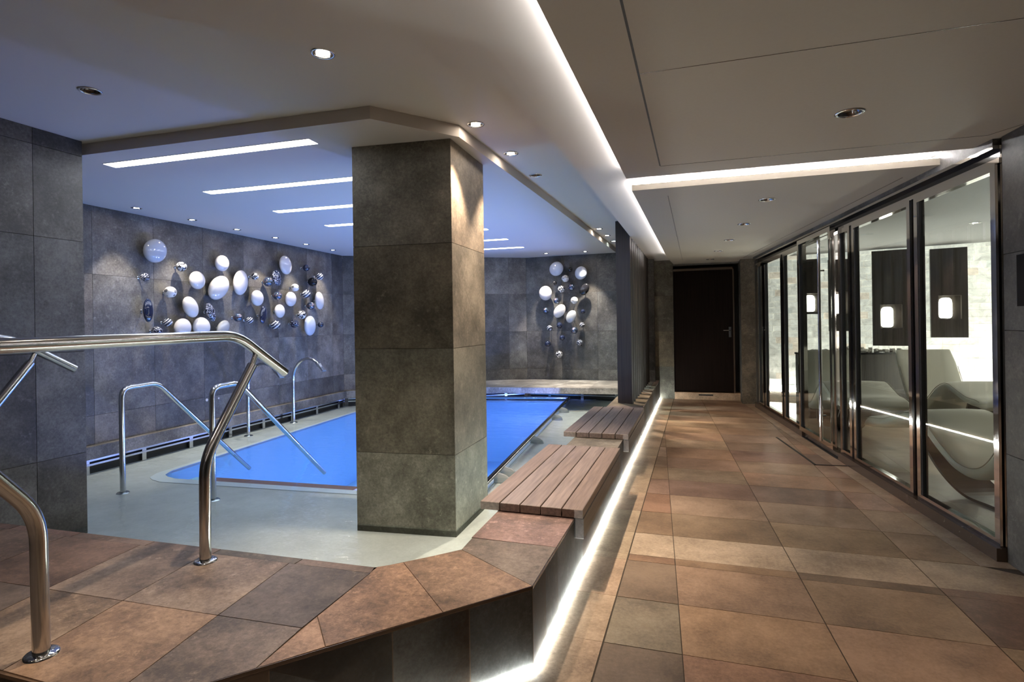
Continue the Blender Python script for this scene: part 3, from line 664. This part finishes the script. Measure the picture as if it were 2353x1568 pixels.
# ================================================================== HANDRAILS
def deck_rail(off, label):
    a, b = Vector((-2.141-off,1.956,0)), Vector((-2.054-off,1.235,0)); d = (a-b).normalized()
    t = thing('handrail', label, 'handrail', (b.x,b.y,ZD), 'stainless handrails over the deck')
    P = lambda u, z: d*u+Vector((0,0,z-ZD))          # u from post b towards the water
    mb = MB()
    mb.tube(fillet([P(-.80,.95),P(-.26,1.352),P(.955,1.362),P(1.345,1.145)], .10), .0255, 20); mb.build('top_rail', 'steel', t)
    for s_, u0 in ((1,.726),(-1,0.)):
        mb = MB(); mb.tube(fillet([P(u0,ZD+.004),P(u0+s_*.005,.80),P(u0+s_*.343,1.205)], .09), .0245, 20); mb.build('post', 'steel', t)
        mb = MB(); mb.tube([P(u0+s_*.335,1.19),P(u0+s_*.372,1.262)], [.013,.013], 12); mb.build('neck', 'steel', t)
        mb = MB(); mb.lathe([(.0005,.0085),(.043,.0085),(.048,.006),(.050,.0005)], c=tuple(P(u0,ZD)), n=32); mb.build('flange', 'chrome', t)
    return t
deck_rail(0, 'polished steel handrail with two angled posts, the whole one nearest the column')
deck_rail(1.7, 'polished steel handrail half out of the frame behind the nearer handrail')
def pool_rail(a, b, hz, zt, label):
    a = Vector((*a,0)); b = Vector((*b,0)); L_ = (b-a).length; d = (b-a).normalized()
    t = thing('pool_rail', label, 'handrail', (a.x,a.y,ZS), 'bent entry rails standing in the water')
    P = lambda u, z: d*u+Vector((0,0,z-ZS))
    s_ = (zt-.02)/(L_-hz)
    mb = MB(); mb.tube(fillet([P(0,ZS+.004),P(0,zt),P(hz,zt+.012),P(L_,ZW),P(L_+.25,ZW-.25*s_)], [0,.085,.06,0,0] if False else .085), .0225, 20); mb.build('rail', 'steel', t)
    mb = MB(); mb.lathe([(.0005,.009),(.045,.009),(.052,.001)], c=(0,0,0), n=28); mb.build('flange', 'steel', t)
pool_rail((-4.775,3.52), (-4.859,4.815), .36, .885, 'bent steel entry rail standing in the water closer to the dark side wall')
pool_rail((-3.83,3.585), (-3.885,4.868), .30, .905, 'bent steel entry rail standing in the water closer to the column')
def spout(x, y, label, ang):
    t = thing('fountain_spout', label, 'fountain', (x,y,ZS), 'arched steel shower spouts', ang)
    path = [(0,0,.003),(0,0,.58)]
    for k in range(1, 13):
        a = PI - k*PI/13*.80
        path.append((.29+.29*math.cos(a), 0, .64+.32*math.sin(a)))
    mb = MB(); mb.tube(path, .0215, 16); mb.build('pipe', 'steel', t)
    e = Vector(path[-1]); f = (Vector(path[-1])-Vector(path[-2])).normalized()
    mb = MB(); mb.tube([e-f*.05, e-f*.045, e+f*.0], [.0225,.027,.027], 16)
    u = Vector((0,1,0)); w = f.cross(u)
    vs = []
    for (s0, hw, hh) in ((0,.024,.024),(.06,.026,.014),(.14,.038,.006)):
        for sx_, sy_ in ((-1,-1),(1,-1),(1,1),(-1,1)): vs.append(e+f*s0+u*hw*sx_+w*hh*sy_)
    fs = [(i*4+k, i*4+(k+1)%4, i*4+4+(k+1)%4, i*4+4+k) for i in range(2) for k in range(4)]+[(3,2,1,0),(8,9,10,11)]
    mb.add(vs, fs); mb.build('nozzle', 'steel', t)
    mb = MB(); mb.lathe([(.0005,.009),(.05,.009),(.056,.001)], n=28); mb.build('flange', 'steel', t)
spout(*bp(571,997,.0), 'arched steel water spout half hidden behind the nearer handrail', -.08)
spout(*bp(675,967,.0), 'arched steel water spout standing clear against the stone wall', -.08)
# bracketed rail on the pool's edge
t = thing('edge_rail', 'low steel rail with grey brackets along the pool edge beside the benches', 'rail', (-1.72,4.5,ZS))
ea, eb, ec = Vector((-1.70,4.38,.06)), Vector((-2.175,9.70,.06)), Vector((-3.75,9.45,.06)); O_ = Vector((-1.72,4.5,ZS))
mb = MB(); mb.tube([ea-Vector((-.02,.3,0))-O_, eb-O_], .024, 16); mb.build('rail', 'dchrome', t)
mb = MB(); mb.tube([eb-O_, ec-O_], .024, 16); mb.build('cross_rail', 'steel', t)
de = (eb-ea).normalized(); ne = Vector((de.y,-de.x,0))
for u in (.30,.52,1.95,3.55,4.25):
    c = ea+de*u; mb = MB(); vs = []; K = 10
    for s_ in (-.012,.012):
        vs.append(c+de*s_-ne*.02+Vector((0,0,-.085)) - O_); 
        for k in range(K+1):
            a = PI/2*k/K; vs.append(c+de*s_+ne*(-.02+.16*math.cos(a)**.8)+Vector((0,0,-.085+.085*math.sin(a)))-O_)
    m_ = K+2
    fs = [tuple(range(m_-1,-1,-1)), tuple(range(m_,2*m_))]+[(i,(i+1)%m_,m_+(i+1)%m_,m_+i) for i in range(m_)]
    mb.add(vs, fs); mb.build('bracket', 'greystone', t)
# ================================================================== BENCHES
def bench(y0, y1, label):
    t = thing('bench', label, 'bench', (-.89,y0,ZD), 'slatted benches on the deck')
    x0, x1 = -1.192, -.594; w = (x1-x0)/5
    for k in range(5):
        mb = MB(); mb.box((x0+w*k+.003+.89,0,.0035),(x0+w*(k+1)-.003+.89,y1-y0,.050), vt(.85,1.15,.06), bev=.0025)
        mb.build('plank', 'benchwood', t)
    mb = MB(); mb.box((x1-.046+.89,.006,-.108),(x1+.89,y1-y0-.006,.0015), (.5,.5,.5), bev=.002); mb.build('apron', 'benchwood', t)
    mb = MB(); mb.box((x1-.0475+.89,.004,-.106),(x1-.05+.89,y1-y0-.004,.002)); mb.build('shadow_gap', 'black', t)
bench(2.955, 4.50, 'nearer wooden bench of five planks on the deck')
bench(5.055, 6.65, 'further wooden bench of five planks beside the slatted screen')
# slatted screen: turned vertical boards
for i in range(12):
    y = 7.345+.255*i
    tt = thing('screen_slat', ['vertical wooden board at the camera end of the slatted screen, lit blue', None][0] if i == 0 else '%s turned wooden board of the slatted screen' % (['','second','third','fourth','fifth','sixth','seventh','eighth','ninth','tenth','eleventh','last'][i]), 'screen board', (-.8915,y,ZD), 'boards of the slatted screen', math.atan2(-.127,.153)+.25)
    mb = MB(); mb.box((-.108,-.019,.0),(.108,.019,(ZL if False else ZL)-ZD-.002), vt(.9,1.1,.05), bev=.002); mb.build('board', 'slat', tt)
# ================================================================== WALL SCULPTURES
MK = dict(W='white', B='bluewhite', G='greystone', K='blackgloss', N='navy', M='marble', V='marblew', D='darkswirl', R='ring', I='mirror', S='spotw', P='spotd')
left_art = [  # cx, cy, w, h (crop units), tilt deg, material, label
 (600,468,200,185,-40,'B','biggest bluish white pebble, at the top corner of the long wall sculpture'),
 (808,590,80,84,0,'M','grey and white swirled ball under the biggest pebble'),
 (522,673,72,70,0,'D','dark ball straight below the biggest pebble'),
 (933,697,130,142,20,'W','round white pebble beside the grey spotted ball'),
 (1125,566,114,128,15,'W','round white pebble above the large tilted white one'),
 (1100,752,160,182,-48,'W','large tilted white pebble in the middle of the group'),
 (1272,713,118,202,-12,'W','tall white oval beside the large tilted white pebble'),
 (1383,667,58,58,0,'M','small grey swirled ball beside the tall white oval'),
 (1485,708,76,78,0,'I','mirror ball beside the striped black pebble'),
 (1553,677,74,122,20,'D','black pebble with white streaks beside the mirror ball'),
 (1624,577,98,150,15,'W','white oval highest towards the far end of the wall'),
 (1785,600,48,60,0,'N','small blue ball above the plain black pebble'),
 (1890,668,52,60,0,'R','small ringed ball beside the plain black pebble'),
 (1835,710,72,72,35,'K','plain black pebble under the small blue ball'),
 (1697,755,58,68,0,'S','small white ball with grey dots'),
 (720,790,100,95,0,'S','white ball with large grey spots'),
 (1400,835,106,122,0,'W','round white pebble under the small grey swirled ball'),
 (1560,818,64,74,0,'I','pearly ball above a round white pebble'),
 (1665,845,92,114,20,'W','white pebble under the small dotted white ball'),
 (1785,803,64,72,0,'R','black ball with white rings'),
 (1888,855,74,136,14,'W','white oval furthest along the wall'),
 (1820,897,58,66,0,'I','small pearly ball beside the furthest white oval'),
 (547,935,84,186,2,'N','tall dark blue oval at the near end of the group'),
 (878,908,134,166,28,'W','white pebble low beside the white-streaked black one'),
 (1035,945,84,146,24,'D','large black pebble with white streaks'),
 (1250,988,68,74,0,'I','blue mirror ball low under the tall white oval'),
 (1448,970,58,142,-10,'N','narrow blue grey oval standing upright'),
 (1577,937,84,106,0,'W','small round white pebble above the ringed grey ball'),
 (1343,1010,52,56,0,'R','smallest ringed ball beside the narrow blue grey oval'),
 (702,1027,72,68,0,'R','dark ringed ball low near the hand rail'),
 (1750,967,68,70,0,'M','black and white swirled ball beside the ball with pale spots'),
 (1545,1047,70,80,0,'R','grey ringed ball lowest in its row'),
 (1692,1037,66,72,0,'P','dark ball with pale spots'),
 (1815,1055,96,156,0,'B','pale blue white oval lowest at the far end'),
 (1898,1045,42,50,0,'N','tiny dark ball at the far end of the lowest row'),
 (817,1068,142,150,0,'W','white pebble touching the rail line, nearer of the pair'),
 (967,1062,142,152,0,'W','white pebble touching the rail line, further of the pair'),
 (1133,1072,96,120,-45,'G','silver grey pebble leaning beside the rail line'),
 (615,1095,88,80,0,'D','dark patterned ball partly hidden by the handrail')]
far_art = [
 (582,453,104,110,-25,'B','silvery white pebble top of the end wall group, further from the screen'),
 (766,481,96,96,-30,'B','silvery white pebble top of the end wall group, nearer the screen'),
 (686,457,36,38,0,'K','small black ball between the two silvery pebbles'),
 (649,524,56,54,0,'V','pale marbled ball under the silvery pebbles'),
 (570,558,34,36,0,'K','tiny black ball under the further silvery pebble'),
 (621,604,54,52,0,'M','ball with bold black and white stripes'),
 (696,588,50,50,0,'I','mirror ball beside the boldly striped one'),
 (793,607,52,86,-32,'K','tilted plain black oval on the end wall'),
 (500,635,96,112,0,'W','largest white pebble of the end wall group'),
 (583,690,46,48,0,'I','mirror ball between the white pebbles of the end wall'),
 (718,688,54,56,0,'V','white ball with a grey spiral'),
 (606,770,92,100,-35,'W','pinkish white tilted pebble in the middle of the end wall group'),
 (504,764,46,50,0,'I','bronze sheened ball under the largest white pebble'),
 (782,772,34,38,0,'N','tiny dark grey ball under the black oval'),
 (695,810,54,92,-32,'G','grey green tilted oval on the end wall'),
 (606,874,46,48,0,'N','dark grey ball under the pinkish pebble'),
 (776,872,38,40,0,'R','small dark ringed ball in the lower group'),
 (532,894,40,44,0,'R','small grey ringed ball at the far side of the lower group'),
 (718,913,50,56,0,'I','mirror ball lower under the grey green oval'),
 (627,968,42,44,0,'N','blue ball low in the middle of the end wall group'),
 (518,1013,46,48,0,'N','greenish grey ball low on the end wall'),
 (758,1007,50,52,0,'D','dark ball with a white loop low on the end wall'),
 (604,1094,52,54,0,'M','lowest marbled ball of the end wall group')]
def put_art(rows, ox, oy, sc, p, q, group, where, stand=.10):
    P_ = Vector((*p,0)); d = (Vector((*q,0))-P_).normalized(); n = Vector((d.y,-d.x,0))
    p2 = (P_+n*stand); q2 = p2+d
    for i, (cx, cy, w, h, tilt, mk, lab) in enumerate(rows):
        px, py = ox+cx/sc, oy+cy/sc
        c = wp(px, py, (p2.x,p2.y), (q2.x,q2.y))
        v = Vector((c.x,c.y,0)); Dp = v.dot(FW); lat = v.dot(R0)/Dp
        hw = w/sc/2*Dp/FPX/math.sqrt(1+lat*lat); hh = h/sc/2*Dp/FPX
        view = v.normalized(); sinp = abs(view.dot(d)); cosp = abs(view.dot(n))     # share of wall direction seen along / across
        ball = abs(w/h-1) < .16 and mk not in 'WBG' or h < 62
        if ball: a = b = cc = (hw+hh)/2; tl = 0
        else:
            b = hh; cc = min(hw,hh)*.62
            a = math.sqrt(max((hw*hw-(cc*sinp)**2), (hw*.55)**2))/max(cosp,.35); tl = math.radians(tilt)
            if abs(tilt) >= 28:
                s2, c2 = math.sin(tl)**2, math.cos(tl)**2; k_ = .80 if w/h > .95 else .62; b = math.sqrt(hh*hh/(k_*k_*s2+c2)); a = k_*b*1.15
            elif tilt:      # widths were measured on the tilted outline: recover the axes
                s2, c2 = math.sin(tl)**2, math.cos(tl)**2; det = c2*c2-s2*s2
                if abs(det) > .15:
                    A2 = (a*a*c2-b*b*s2)/det; B2 = (b*b*c2-a*a*s2)/det
                    if A2 > .2*a*a and B2 > .2*b*b: a, b = math.sqrt(A2), math.sqrt(B2)
        t = thing('art_ball' if ball else 'art_pebble', lab, 'wall sculpture', c, group)
        # local frame: X along wall, Y up, Z out of the wall
        rot = Matrix((d, Vector((0,0,1)), n)).transposed().to_4x4() if False else Matrix(((d.x,0,n.x,0),(d.y,0,n.y,0),(0,1,0,0),(0,0,0,1)))
        t.matrix_world = Matrix.Translation(c) @ rot @ Matrix.Rotation(tl, 4, 'Z')
        mb = MB(); mb.ell(a, b, cc, lump=0. if ball else .035, seed=i*1.7); mb.build('ball' if ball else 'pebble', MK[mk], t)
        mb = MB(); mb.tube([(0,0,-stand+.001),(0,0,-cc*.6)], .007, 10); mb.lathe([(.0005,.006),(.016,.006),(.018,0)], c=(0,0,-stand+.0005), n=16)
        mb.build('pin', 'steel', t)
put_art(left_art, 180, 440, 3.409, LW0, LW1, 'pebbles and balls mounted on the long pool wall', 'long wall', .095)
put_art(far_art, 1100, 480, 3.267, FW0, FW1, 'pebbles and balls mounted on the end wall', 'end wall', .14)
for k, (x, y) in enumerate(((474.5,919.5),(501.5,915.5))):
    c = wp(x, y, LW0, LW1); d = (Vector((*LW1,0))-Vector((*LW0,0))).normalized(); n = Vector((d.y,-d.x,0))
    mb = MB(); mb.tube([Vector((0,0,0)), n*.008], .018 if k == 0 else .012, 20)
    tag(mb.build('wall_button', 'white', loc=c), ['round white button low on the long stone wall', 'smaller round button glimpsed behind the bent entry rail'][k], 'button')
# ================================================================== LOUNGE BEHIND THE GLASS
BW0, BW1 = Vector((.9,10.43,0)), Vector((4.0,9.63,0)); bd = (BW1-BW0).normalized(); bn = Vector((bd.y,-bd.x,0))
def brick_wall(name, p, q, z0, z1, label):
    """split-faced salt bricks, lit from behind"""
    d = (q-p).normalized(); n = Vector((d.y,-d.x,0)); L_ = (q-p).length
    m, nt, b = new_mat('salt bricks '+name); K = nt.links.new
    at = N(nt, 'ShaderNodeAttribute'); at.attribute_name = 'tint'
    tc = N(nt, 'ShaderNodeTexCoord'); no = N(nt, 'ShaderNodeTexNoise'); no.inputs['Scale'].default_value = 7; no.inputs['Detail'].default_value = 8; no.inputs['Roughness'].default_value = .7; no.inputs['Distortion'].default_value = 1.
    K(tc.outputs['Object'], no.inputs['Vector'])
    cr = N(nt, 'ShaderNodeValToRGB'); e = cr.color_ramp.elements; e[0].position = .3; e[0].color = (.48,.46,.42,1); e[1].position = .62; e[1].color = (.85,.83,.76,1)
    K(no.outputs['Fac'], cr.inputs['Fac'])
    mu = N(nt, 'ShaderNodeMix'); mu.data_type = 'RGBA'; mu.blend_type = 'MULTIPLY'; mu.inputs[0].default_value = 1
    K(cr.outputs['Color'], mu.inputs[6]); K(at.outputs['Color'], mu.inputs[7]); K(mu.outputs[2], b.inputs['Base Color'])
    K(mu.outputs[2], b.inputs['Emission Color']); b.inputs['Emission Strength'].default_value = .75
    b.inputs['Roughness'].default_value = .6
    bu = N(nt, 'ShaderNodeBump'); bu.inputs['Strength'].default_value = .8; bu.inputs['Distance'].default_value = .02; K(no.outputs['Fac'], bu.inputs['Height']); K(bu.outputs['Normal'], b.inputs['Normal'])
    mb = MB(); mb.obox(p-n*.1+Vector((0,0,z0)), d*L_, n*.088, Vector((0,0,z1-z0)), (.5,.45,.4))
    z = z0; r = 0
    while z < z1-.02:
        hh = min(.10, z1-z); u = -.1*(r%2)-random.uniform(0,.05)
        while u < L_:
            w = random.uniform(.17,.23); a, b_ = max(u,0), min(u+w, L_)
            if b_-a > .02:
                k = random.random(); t = (1,.985,.96) if k < .86 else ((1.,.88,.79) if k < .94 else (.86,.88,.88)); f = random.uniform(.90,1.04)
                mb.obox(p+d*(a+.002)+Vector((0,0,z+.002))-n*.012, d*(b_-a-.004), n*(.012+random.uniform(0,.02)), Vector((0,0,hh-.004)), tuple(v*f for v in t))
            u += w
        z += .10; r += 1
    return struct(mb.build(name, m), label)
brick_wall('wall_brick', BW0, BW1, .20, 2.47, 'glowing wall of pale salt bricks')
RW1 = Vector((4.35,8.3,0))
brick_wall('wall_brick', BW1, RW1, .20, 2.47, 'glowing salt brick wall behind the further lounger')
mb = MB(); mb.obox(BW0-bn*.1, BW1-BW0, bn*.13, Vector((0,0,.2))); 
dR = (RW1-BW1).normalized(); nR = Vector((dR.y,-dR.x,0)); mb.obox(BW1-nR*.1, RW1-BW1, nR*.13, Vector((0,0,.2))); struct(mb.build('baseboard_back', 'panelwood'), 'dark wood base under the salt bricks')
mb = MB(); tiled_wall(mb, (4.35,8.3), (4.35,1.5), [.7*k for k in range(1,10)], [0,.6,1.2,1.8,2.5]); tiled_wall(mb, (4.35,1.5), (1.75,1.5), [.7,1.4,2.1], [0,.6,1.2,1.8,2.5])
struct(mb.build('wall_lounge', ['wallstone','grout']))
mb = MB()
for i in range(8):
    for j in range(9):
        x0, y0 = 1.0+.6*i-.35, 1.4+1.0*j
        tile_poly(mb, [(x0+(0 if y0>3.5 else 0),y0),(x0+.6,y0),(x0+.6,y0+1.0),(x0,y0+1.0)] , -.0005 if False else .0, vt(.9,1.08,.02), gap=.0015)
lf_ = mb
# clip: keep only tiles on the lounge side of the glass
mb2 = MB()
def clip_poly(P_, f):
    out = []
    for i in range(len(P_)):
        a, b = P_[i], P_[(i+1)%len(P_)]; fa, fb = f(a), f(b)
        if fa >= 0: out.append(a)
        if fa*fb < 0: t = fa/(fa-fb); out.append((a[0]+(b[0]-a[0])*t, a[1]+(b[1]-a[1])*t))
    return out
side = lambda p: p[0]-(gx(p[1])+.02)
for i in range(8):
    for j in range(11):
        x0, y0 = .6+.6*i, 1.6+.85*j
        P_ = clip_poly([(x0,y0),(x0+.6,y0),(x0+.6,y0+.85),(x0,y0+.85)], side)
        if len(P_) > 2: tile_poly(mb2, P_, .004, vt(.9,1.08,.02), gap=.0015)
struct(mb2.build('floor_lounge', 'lfloor'), 'beige tiled floor of the lounge')
mb = MB(); P_ = clip_poly([(.5,1.5),(4.5,1.5),(4.5,10.6),(.5,10.6)], side); mb.prism(P_, 2.46, 2.49); struct(mb.build('ceiling_lounge', 'dkpaint'), 'grey lounge ceiling')
# light behind / below the bricks
mb = MB(); mb.obox(BW0+bd*.1+bn*.035+Vector((0,0,.2)), bd*3.0, bn*.02, Vector((0,0,.012))); tag(mb.build('brick_strip', 'ledbrick'), 'white strip washing the foot of the salt brick wall', 'led strip')
mb = MB(); mb.obox(BW1+nR*.035+Vector((0,0,.2)), dR*1.2, nR*.02, Vector((0,0,.012))); tag(mb.build('brick_strip', 'ledbrick'), 'white strip washing the brick wall behind the further lounger', 'led strip')
# wall panels with lit niches
PL0, PL1 = (1.0,10.2), (3.9,9.45); pd = (Vector((*PL1,0))-Vector((*PL0,0))).normalized(); pn = Vector((pd.y,-pd.x,0))
def niche_panel(x0, x1, yt, yb, nx0, nx1, nt_, nb, label):
    a = wp(x0, (yt+yb)/2, PL0, PL1); b = wp(x1, (yt+yb)/2, PL0, PL1); xm = (x0+x1)/2
    zt = wp(xm, yt, PL0, PL1).z; zb = wp(xm, yb, PL0, PL1).z; na = wp(nx0, nt_, PL0, PL1); nb_ = wp(nx1, nb, PL0, PL1)
    W = (Vector((b.x,b.y,0))-Vector((a.x,a.y,0))).length; u0 = (Vector((na.x,na.y,0))-Vector((a.x,a.y,0))).length; u1 = (Vector((nb_.x,nb_.y,0))-Vector((a.x,a.y,0))).length
    z0n, z1n = nb_.z-zb, na.z-zb; H = zt-zb
    t = thing('lamp_niche', label, 'wall niche', (a.x,a.y,zb), 'dark wood panels on the salt wall')
    mb = MB(); o = -pn*.14
    for (ua,ub,za,zb_) in ((0,u0,0,H),(u1,W,0,H),(u0,u1,0,z0n),(u0,u1,z1n,H)): mb.obox(o+pd*ua+Vector((0,0,za)), pd*(ub-ua), pn*.14, Vector((0,0,zb_-za)))
    mb.obox(o+pd*u0+Vector((0,0,z0n)), pd*(u1-u0), pn*.012, Vector((0,0,z1n-z0n))); mb.build('board', 'panelwood', t)
    # lamp glass: rounded upright capsule in the niche
    L_ = thing('niche_lamp', 'glowing frosted glass lamp in the '+label.split(' with')[0], 'lamp', Vector((a.x,a.y,zb))+pd*(u0+(u1-u0)*.32)-pn*.06+Vector((0,0,z0n+.012)), 'niche lamps of the lounge')
    h = (z1n-z0n)*.88; r = .078
    mb = MB(); mb.lathe([(.0005,0),(r*.7,.002),(r*.95,.02),(r,.05),(r,h-.07),(r*.9,h-.03),(r*.6,h-.006),(.0005,h)], n=28); mb.build('glass_shade', 'niche', L_)
    mb = MB(); mb.lathe([(.0005,-.011),(r*.8,-.011),(r*.8,.004),(.0005,.004)], n=24); mb.build('base', 'steel', L_)
niche_panel(2004,2088,575,795,2022,2073.7,701,754,'tall dark wood panel above the fireplace with niche')
niche_panel(2138,2224.5,570,776,2156,2210.5,680,733,'dark wood panel behind the further lounger with niche')
niche_panel(1903,1960,596,761,1913,1950,672,722,'dark wood panel seen through the glass door with niche')
niche_panel(1840,1884,596,722,1848,1882,675,718,'dark wood panel beside the door frame with niche')
# fireplace block with salt crystals
f0, f1 = Vector((1.50,8.72,0)), Vector((2.93,9.17,0)); fd = (f1-f0).normalized(); fn = Vector((fd.y,-fd.x,0))
t = thing('salt_hearth', 'dark wood block topped with a tray of white salt crystals', 'hearth', f0)
mb = MB(); mb.obox(-fn*.4+Vector((0,0,.004)), fd*(f1-f0).length, fn*.4, Vector((0,0,.885))); mb.build('block', 'panelwood', t)
mb = MB(); mb.obox(-fn*.41+fd*-.01+Vector((0,0,.89)), fd*((f1-f0).length+.02), fn*.42, Vector((0,0,.025))); mb.build('rim', 'blackgloss', t)
mb = MB()
for k in range(90):
    u = random.gauss(.72,.22); u = max(.1, min(1.35, u)); v = -random.uniform(.08,.33); s_ = random.uniform(.025,.055)
    c = fd*u+fn*v+Vector((0,0,.915+s_*.5+.05*math.exp(-((u-.72)/.25)**2)*random.random())); R_ = Matrix.Rotation(random.uniform(0,6),3,'Z') @ Matrix.Rotation(random.uniform(0,2),3,'X')
    o = R_ @ Vector((-s_/2,)*3); mb.obox(c+o, R_ @ Vector((s_,0,0)), R_ @ Vector((0,s_*.8,0)), R_ @ Vector((0,0,s_*.9)))
o = mb.build('salt_crystals', 'salt', t); o['kind'] = 'stuff'
# loungers
prof = [(0,.42),(.10,.47),(.28,.49),(.48,.56),(.62,.60),(.78,.54),(.95,.40),(1.10,.30),(1.25,.28),(1.38,.34),(1.50,.50),(1.62,.74),(1.72,.96)]
def chaise_proto():
    def cr(P, m=5):
        out = []
        for i in range(len(P)-1):
            p0,p1,p2,p3 = P[max(0,i-1)],P[i],P[i+1],P[min(len(P)-1,i+2)]
            for k in range(m):
                t = k/m; out.append(tuple(.5*((2*p1[j])+(-p0[j]+p2[j])*t+(2*p0[j]-5*p1[j]+4*p2[j]-p3[j])*t*t+(-p0[j]+3*p1[j]-3*p2[j]+p3[j])*t**3) for j in (0,1)))
        out.append(P[-1]); return out
    Q = cr(prof); n = len(Q); W = .34
    def nrm(i):
        a, b = Q[max(0,i-1)], Q[min(n-1,i+1)]; d = Vector((b[0]-a[0], b[1]-a[1])).normalized(); return Vector((-d.y, d.x))
    # cushion shell: rounded section swept along the profile
    ysec = [(-W,-.5),(-W-.012,0),(-W,.5),(-W*.93,.85),(-W*.5,1),(0,1.02),(W*.5,1),(W*.93,.85),(W,.5),(W+.012,0),(W,-.5),(W*.9,-.9),(0,-1),(-W*.9,-.9)]
    vs = []; m_ = len(ysec)
    for i in range(n):
        nn = nrm(i); e = min(i, n-1-i); th = .055*(.35+.65*min(1, e/4.)) if e < 4 else .055; wk = .94+.06*min(1, e/4.)
        for y, s_ in ysec: vs.append((Q[i][0]+nn.x*th*s_, y*wk, Q[i][1]+nn.y*th*s_))
    fs = [(i*m_+k, (i+1)*m_+k, (i+1)*m_+(k+1)%m_, i*m_+(k+1)%m_) for i in range(n-1) for k in range(m_)]+[tuple(range(m_)), tuple(range(n*m_-1,(n-1)*m_-1,-1))]
    shell = MB(); shell.add(vs, fs, smooth=True)
    seams = []
    for sg in (-1,1):
        s = MB(); s.tube([(Q[i][0]+nrm(i).x*.034, sg*(W+.006), Q[i][1]+nrm(i).y*.034) for i in range(4,n-5)], .004, 6); seams.append(s)
    # curved leg: broad bent-wood loop from under the knee down to the floor and back up
    leg = cr([(.52,.50),(.56,.34),(.72,.16),(.95,.03),(1.20,.012),(1.42,.02),(1.50,.10),(1.44,.24),(1.36,.30)], 5); k_ = len(leg); lv = []
    for i in range(k_):
        a, b = leg[max(0,i-1)], leg[min(k_-1,i+1)]; d = Vector((b[0]-a[0], b[1]-a[1])).normalized(); nn = Vector((-d.y,d.x))*.011
        for y in (-.17,.17):
            lv.append((leg[i][0]+nn.x, y, leg[i][1]+nn.y)); lv.append((leg[i][0]-nn.x, y, leg[i][1]-nn.y))
    lf2 = []
    for i in range(k_-1):
        o = 4*i; 
        for a, b in ((0,2),(2,3),(3,1),(1,0)): lf2.append((o+a,o+b,o+4+b,o+4+a))
    lf2 += [(0,1,3,2), (4*k_-4,4*k_-2,4*k_-1,4*k_-3)]
    lg = MB(); lg.add(lv, lf2, smooth=False)
    return shell, seams, lg
shell, seams, lg = chaise_proto()
def chaise(x, y, rz, label, sc=1.):
    t = thing('lounge_chair', label, 'lounger', (x,y,.004), 'curved cream loungers behind the glass', rz); t.scale = (sc,sc,sc)
    sh = shell.build('cushion', 'cream', t)
    for s in seams: s.build('seam', 'creamseam', sh)
    lg.build('leg', 'legwood', t)
# local +x runs from foot to head
def LD(l, D): return R0*l+FW*D
def place(fl, fD, hl, hD, label, sc=1.):
    f, h = LD(fl,fD), LD(hl,hD); d = h-f; chaise(f.x, f.y, math.atan2(d.y,d.x), label, sc)
place(3.60,5.2, 3.63,3.6, 'cream lounger closest to the glass, its foot towards the hearth', .96)
place(5.25,5.75, 5.50,7.4, 'cream lounger with its high back before the bright brick wall')
place(3.92,6.0, 4.30,7.62, 'cream lounger seen through the glass door')
# ================================================================== AMBIENCE
W = bpy.data.worlds.new('world'); S.world = W; W.use_nodes = True
W.node_tree.nodes['Background'].inputs[0].default_value = (.9,.85,.8,1); W.node_tree.nodes['Background'].inputs[1].default_value = .03
# unseen entry lamps added behind the camera to light the deck warmly; then lounge lamps
for x, y, e in ((-1.1,.55,30.),(-2.6,.9,30.),(-2.6,-.9,20.),(-1.0,-1.2,20.)):
    downlight('downlight', x, y, (ZB if x > -1.8 else ZL)+.0, HR, 1, 'warm downlight over the entry %s' % {(-1.1):'by the corridor',(-1.0):'behind the corridor start'}.get(x, 'by the side wall' if y > 0 else 'by the rear wall'), 'unseen downlights added over the entry', energy=e, angle=72, blend=1., target=(x-.1,y+.2,0))
spot('spot_lamp', (.75,1.3,ZN-.004), (.7,1.6,0), 40., (1.,.70,.46), 70, 1., .03)
for x, y in ((3.0,7.6),(3.2,5.2)):
    t = downlight('downlight', x, y, 2.46, HR, 1, 'lounge downlight %s' % ('between the facing loungers' if y > 7 else 'over the lounger closest to the glass'), 'lounge downlights', energy=32., col=(1.,.90,.76), angle=110, blend=.8)
S.view_settings.view_transform = 'Standard'; S.view_settings.look = 'None'; S.view_settings.gamma = 1; S.view_settings.exposure = .8
S.view_settings.use_curve_mapping = False
S.cycles.use_denoising = True
S.cycles.max_bounces = 6; S.cycles.diffuse_bounces = 3; S.cycles.glossy_bounces = 3; S.cycles.transparent_max_bounces = 9
S.cycles.use_adaptive_sampling = True; S.cycles.adaptive_threshold = .05
S.cycles.sample_clamp_indirect = 6.; S.cycles.caustics_reflective = False; S.cycles.caustics_refractive = False
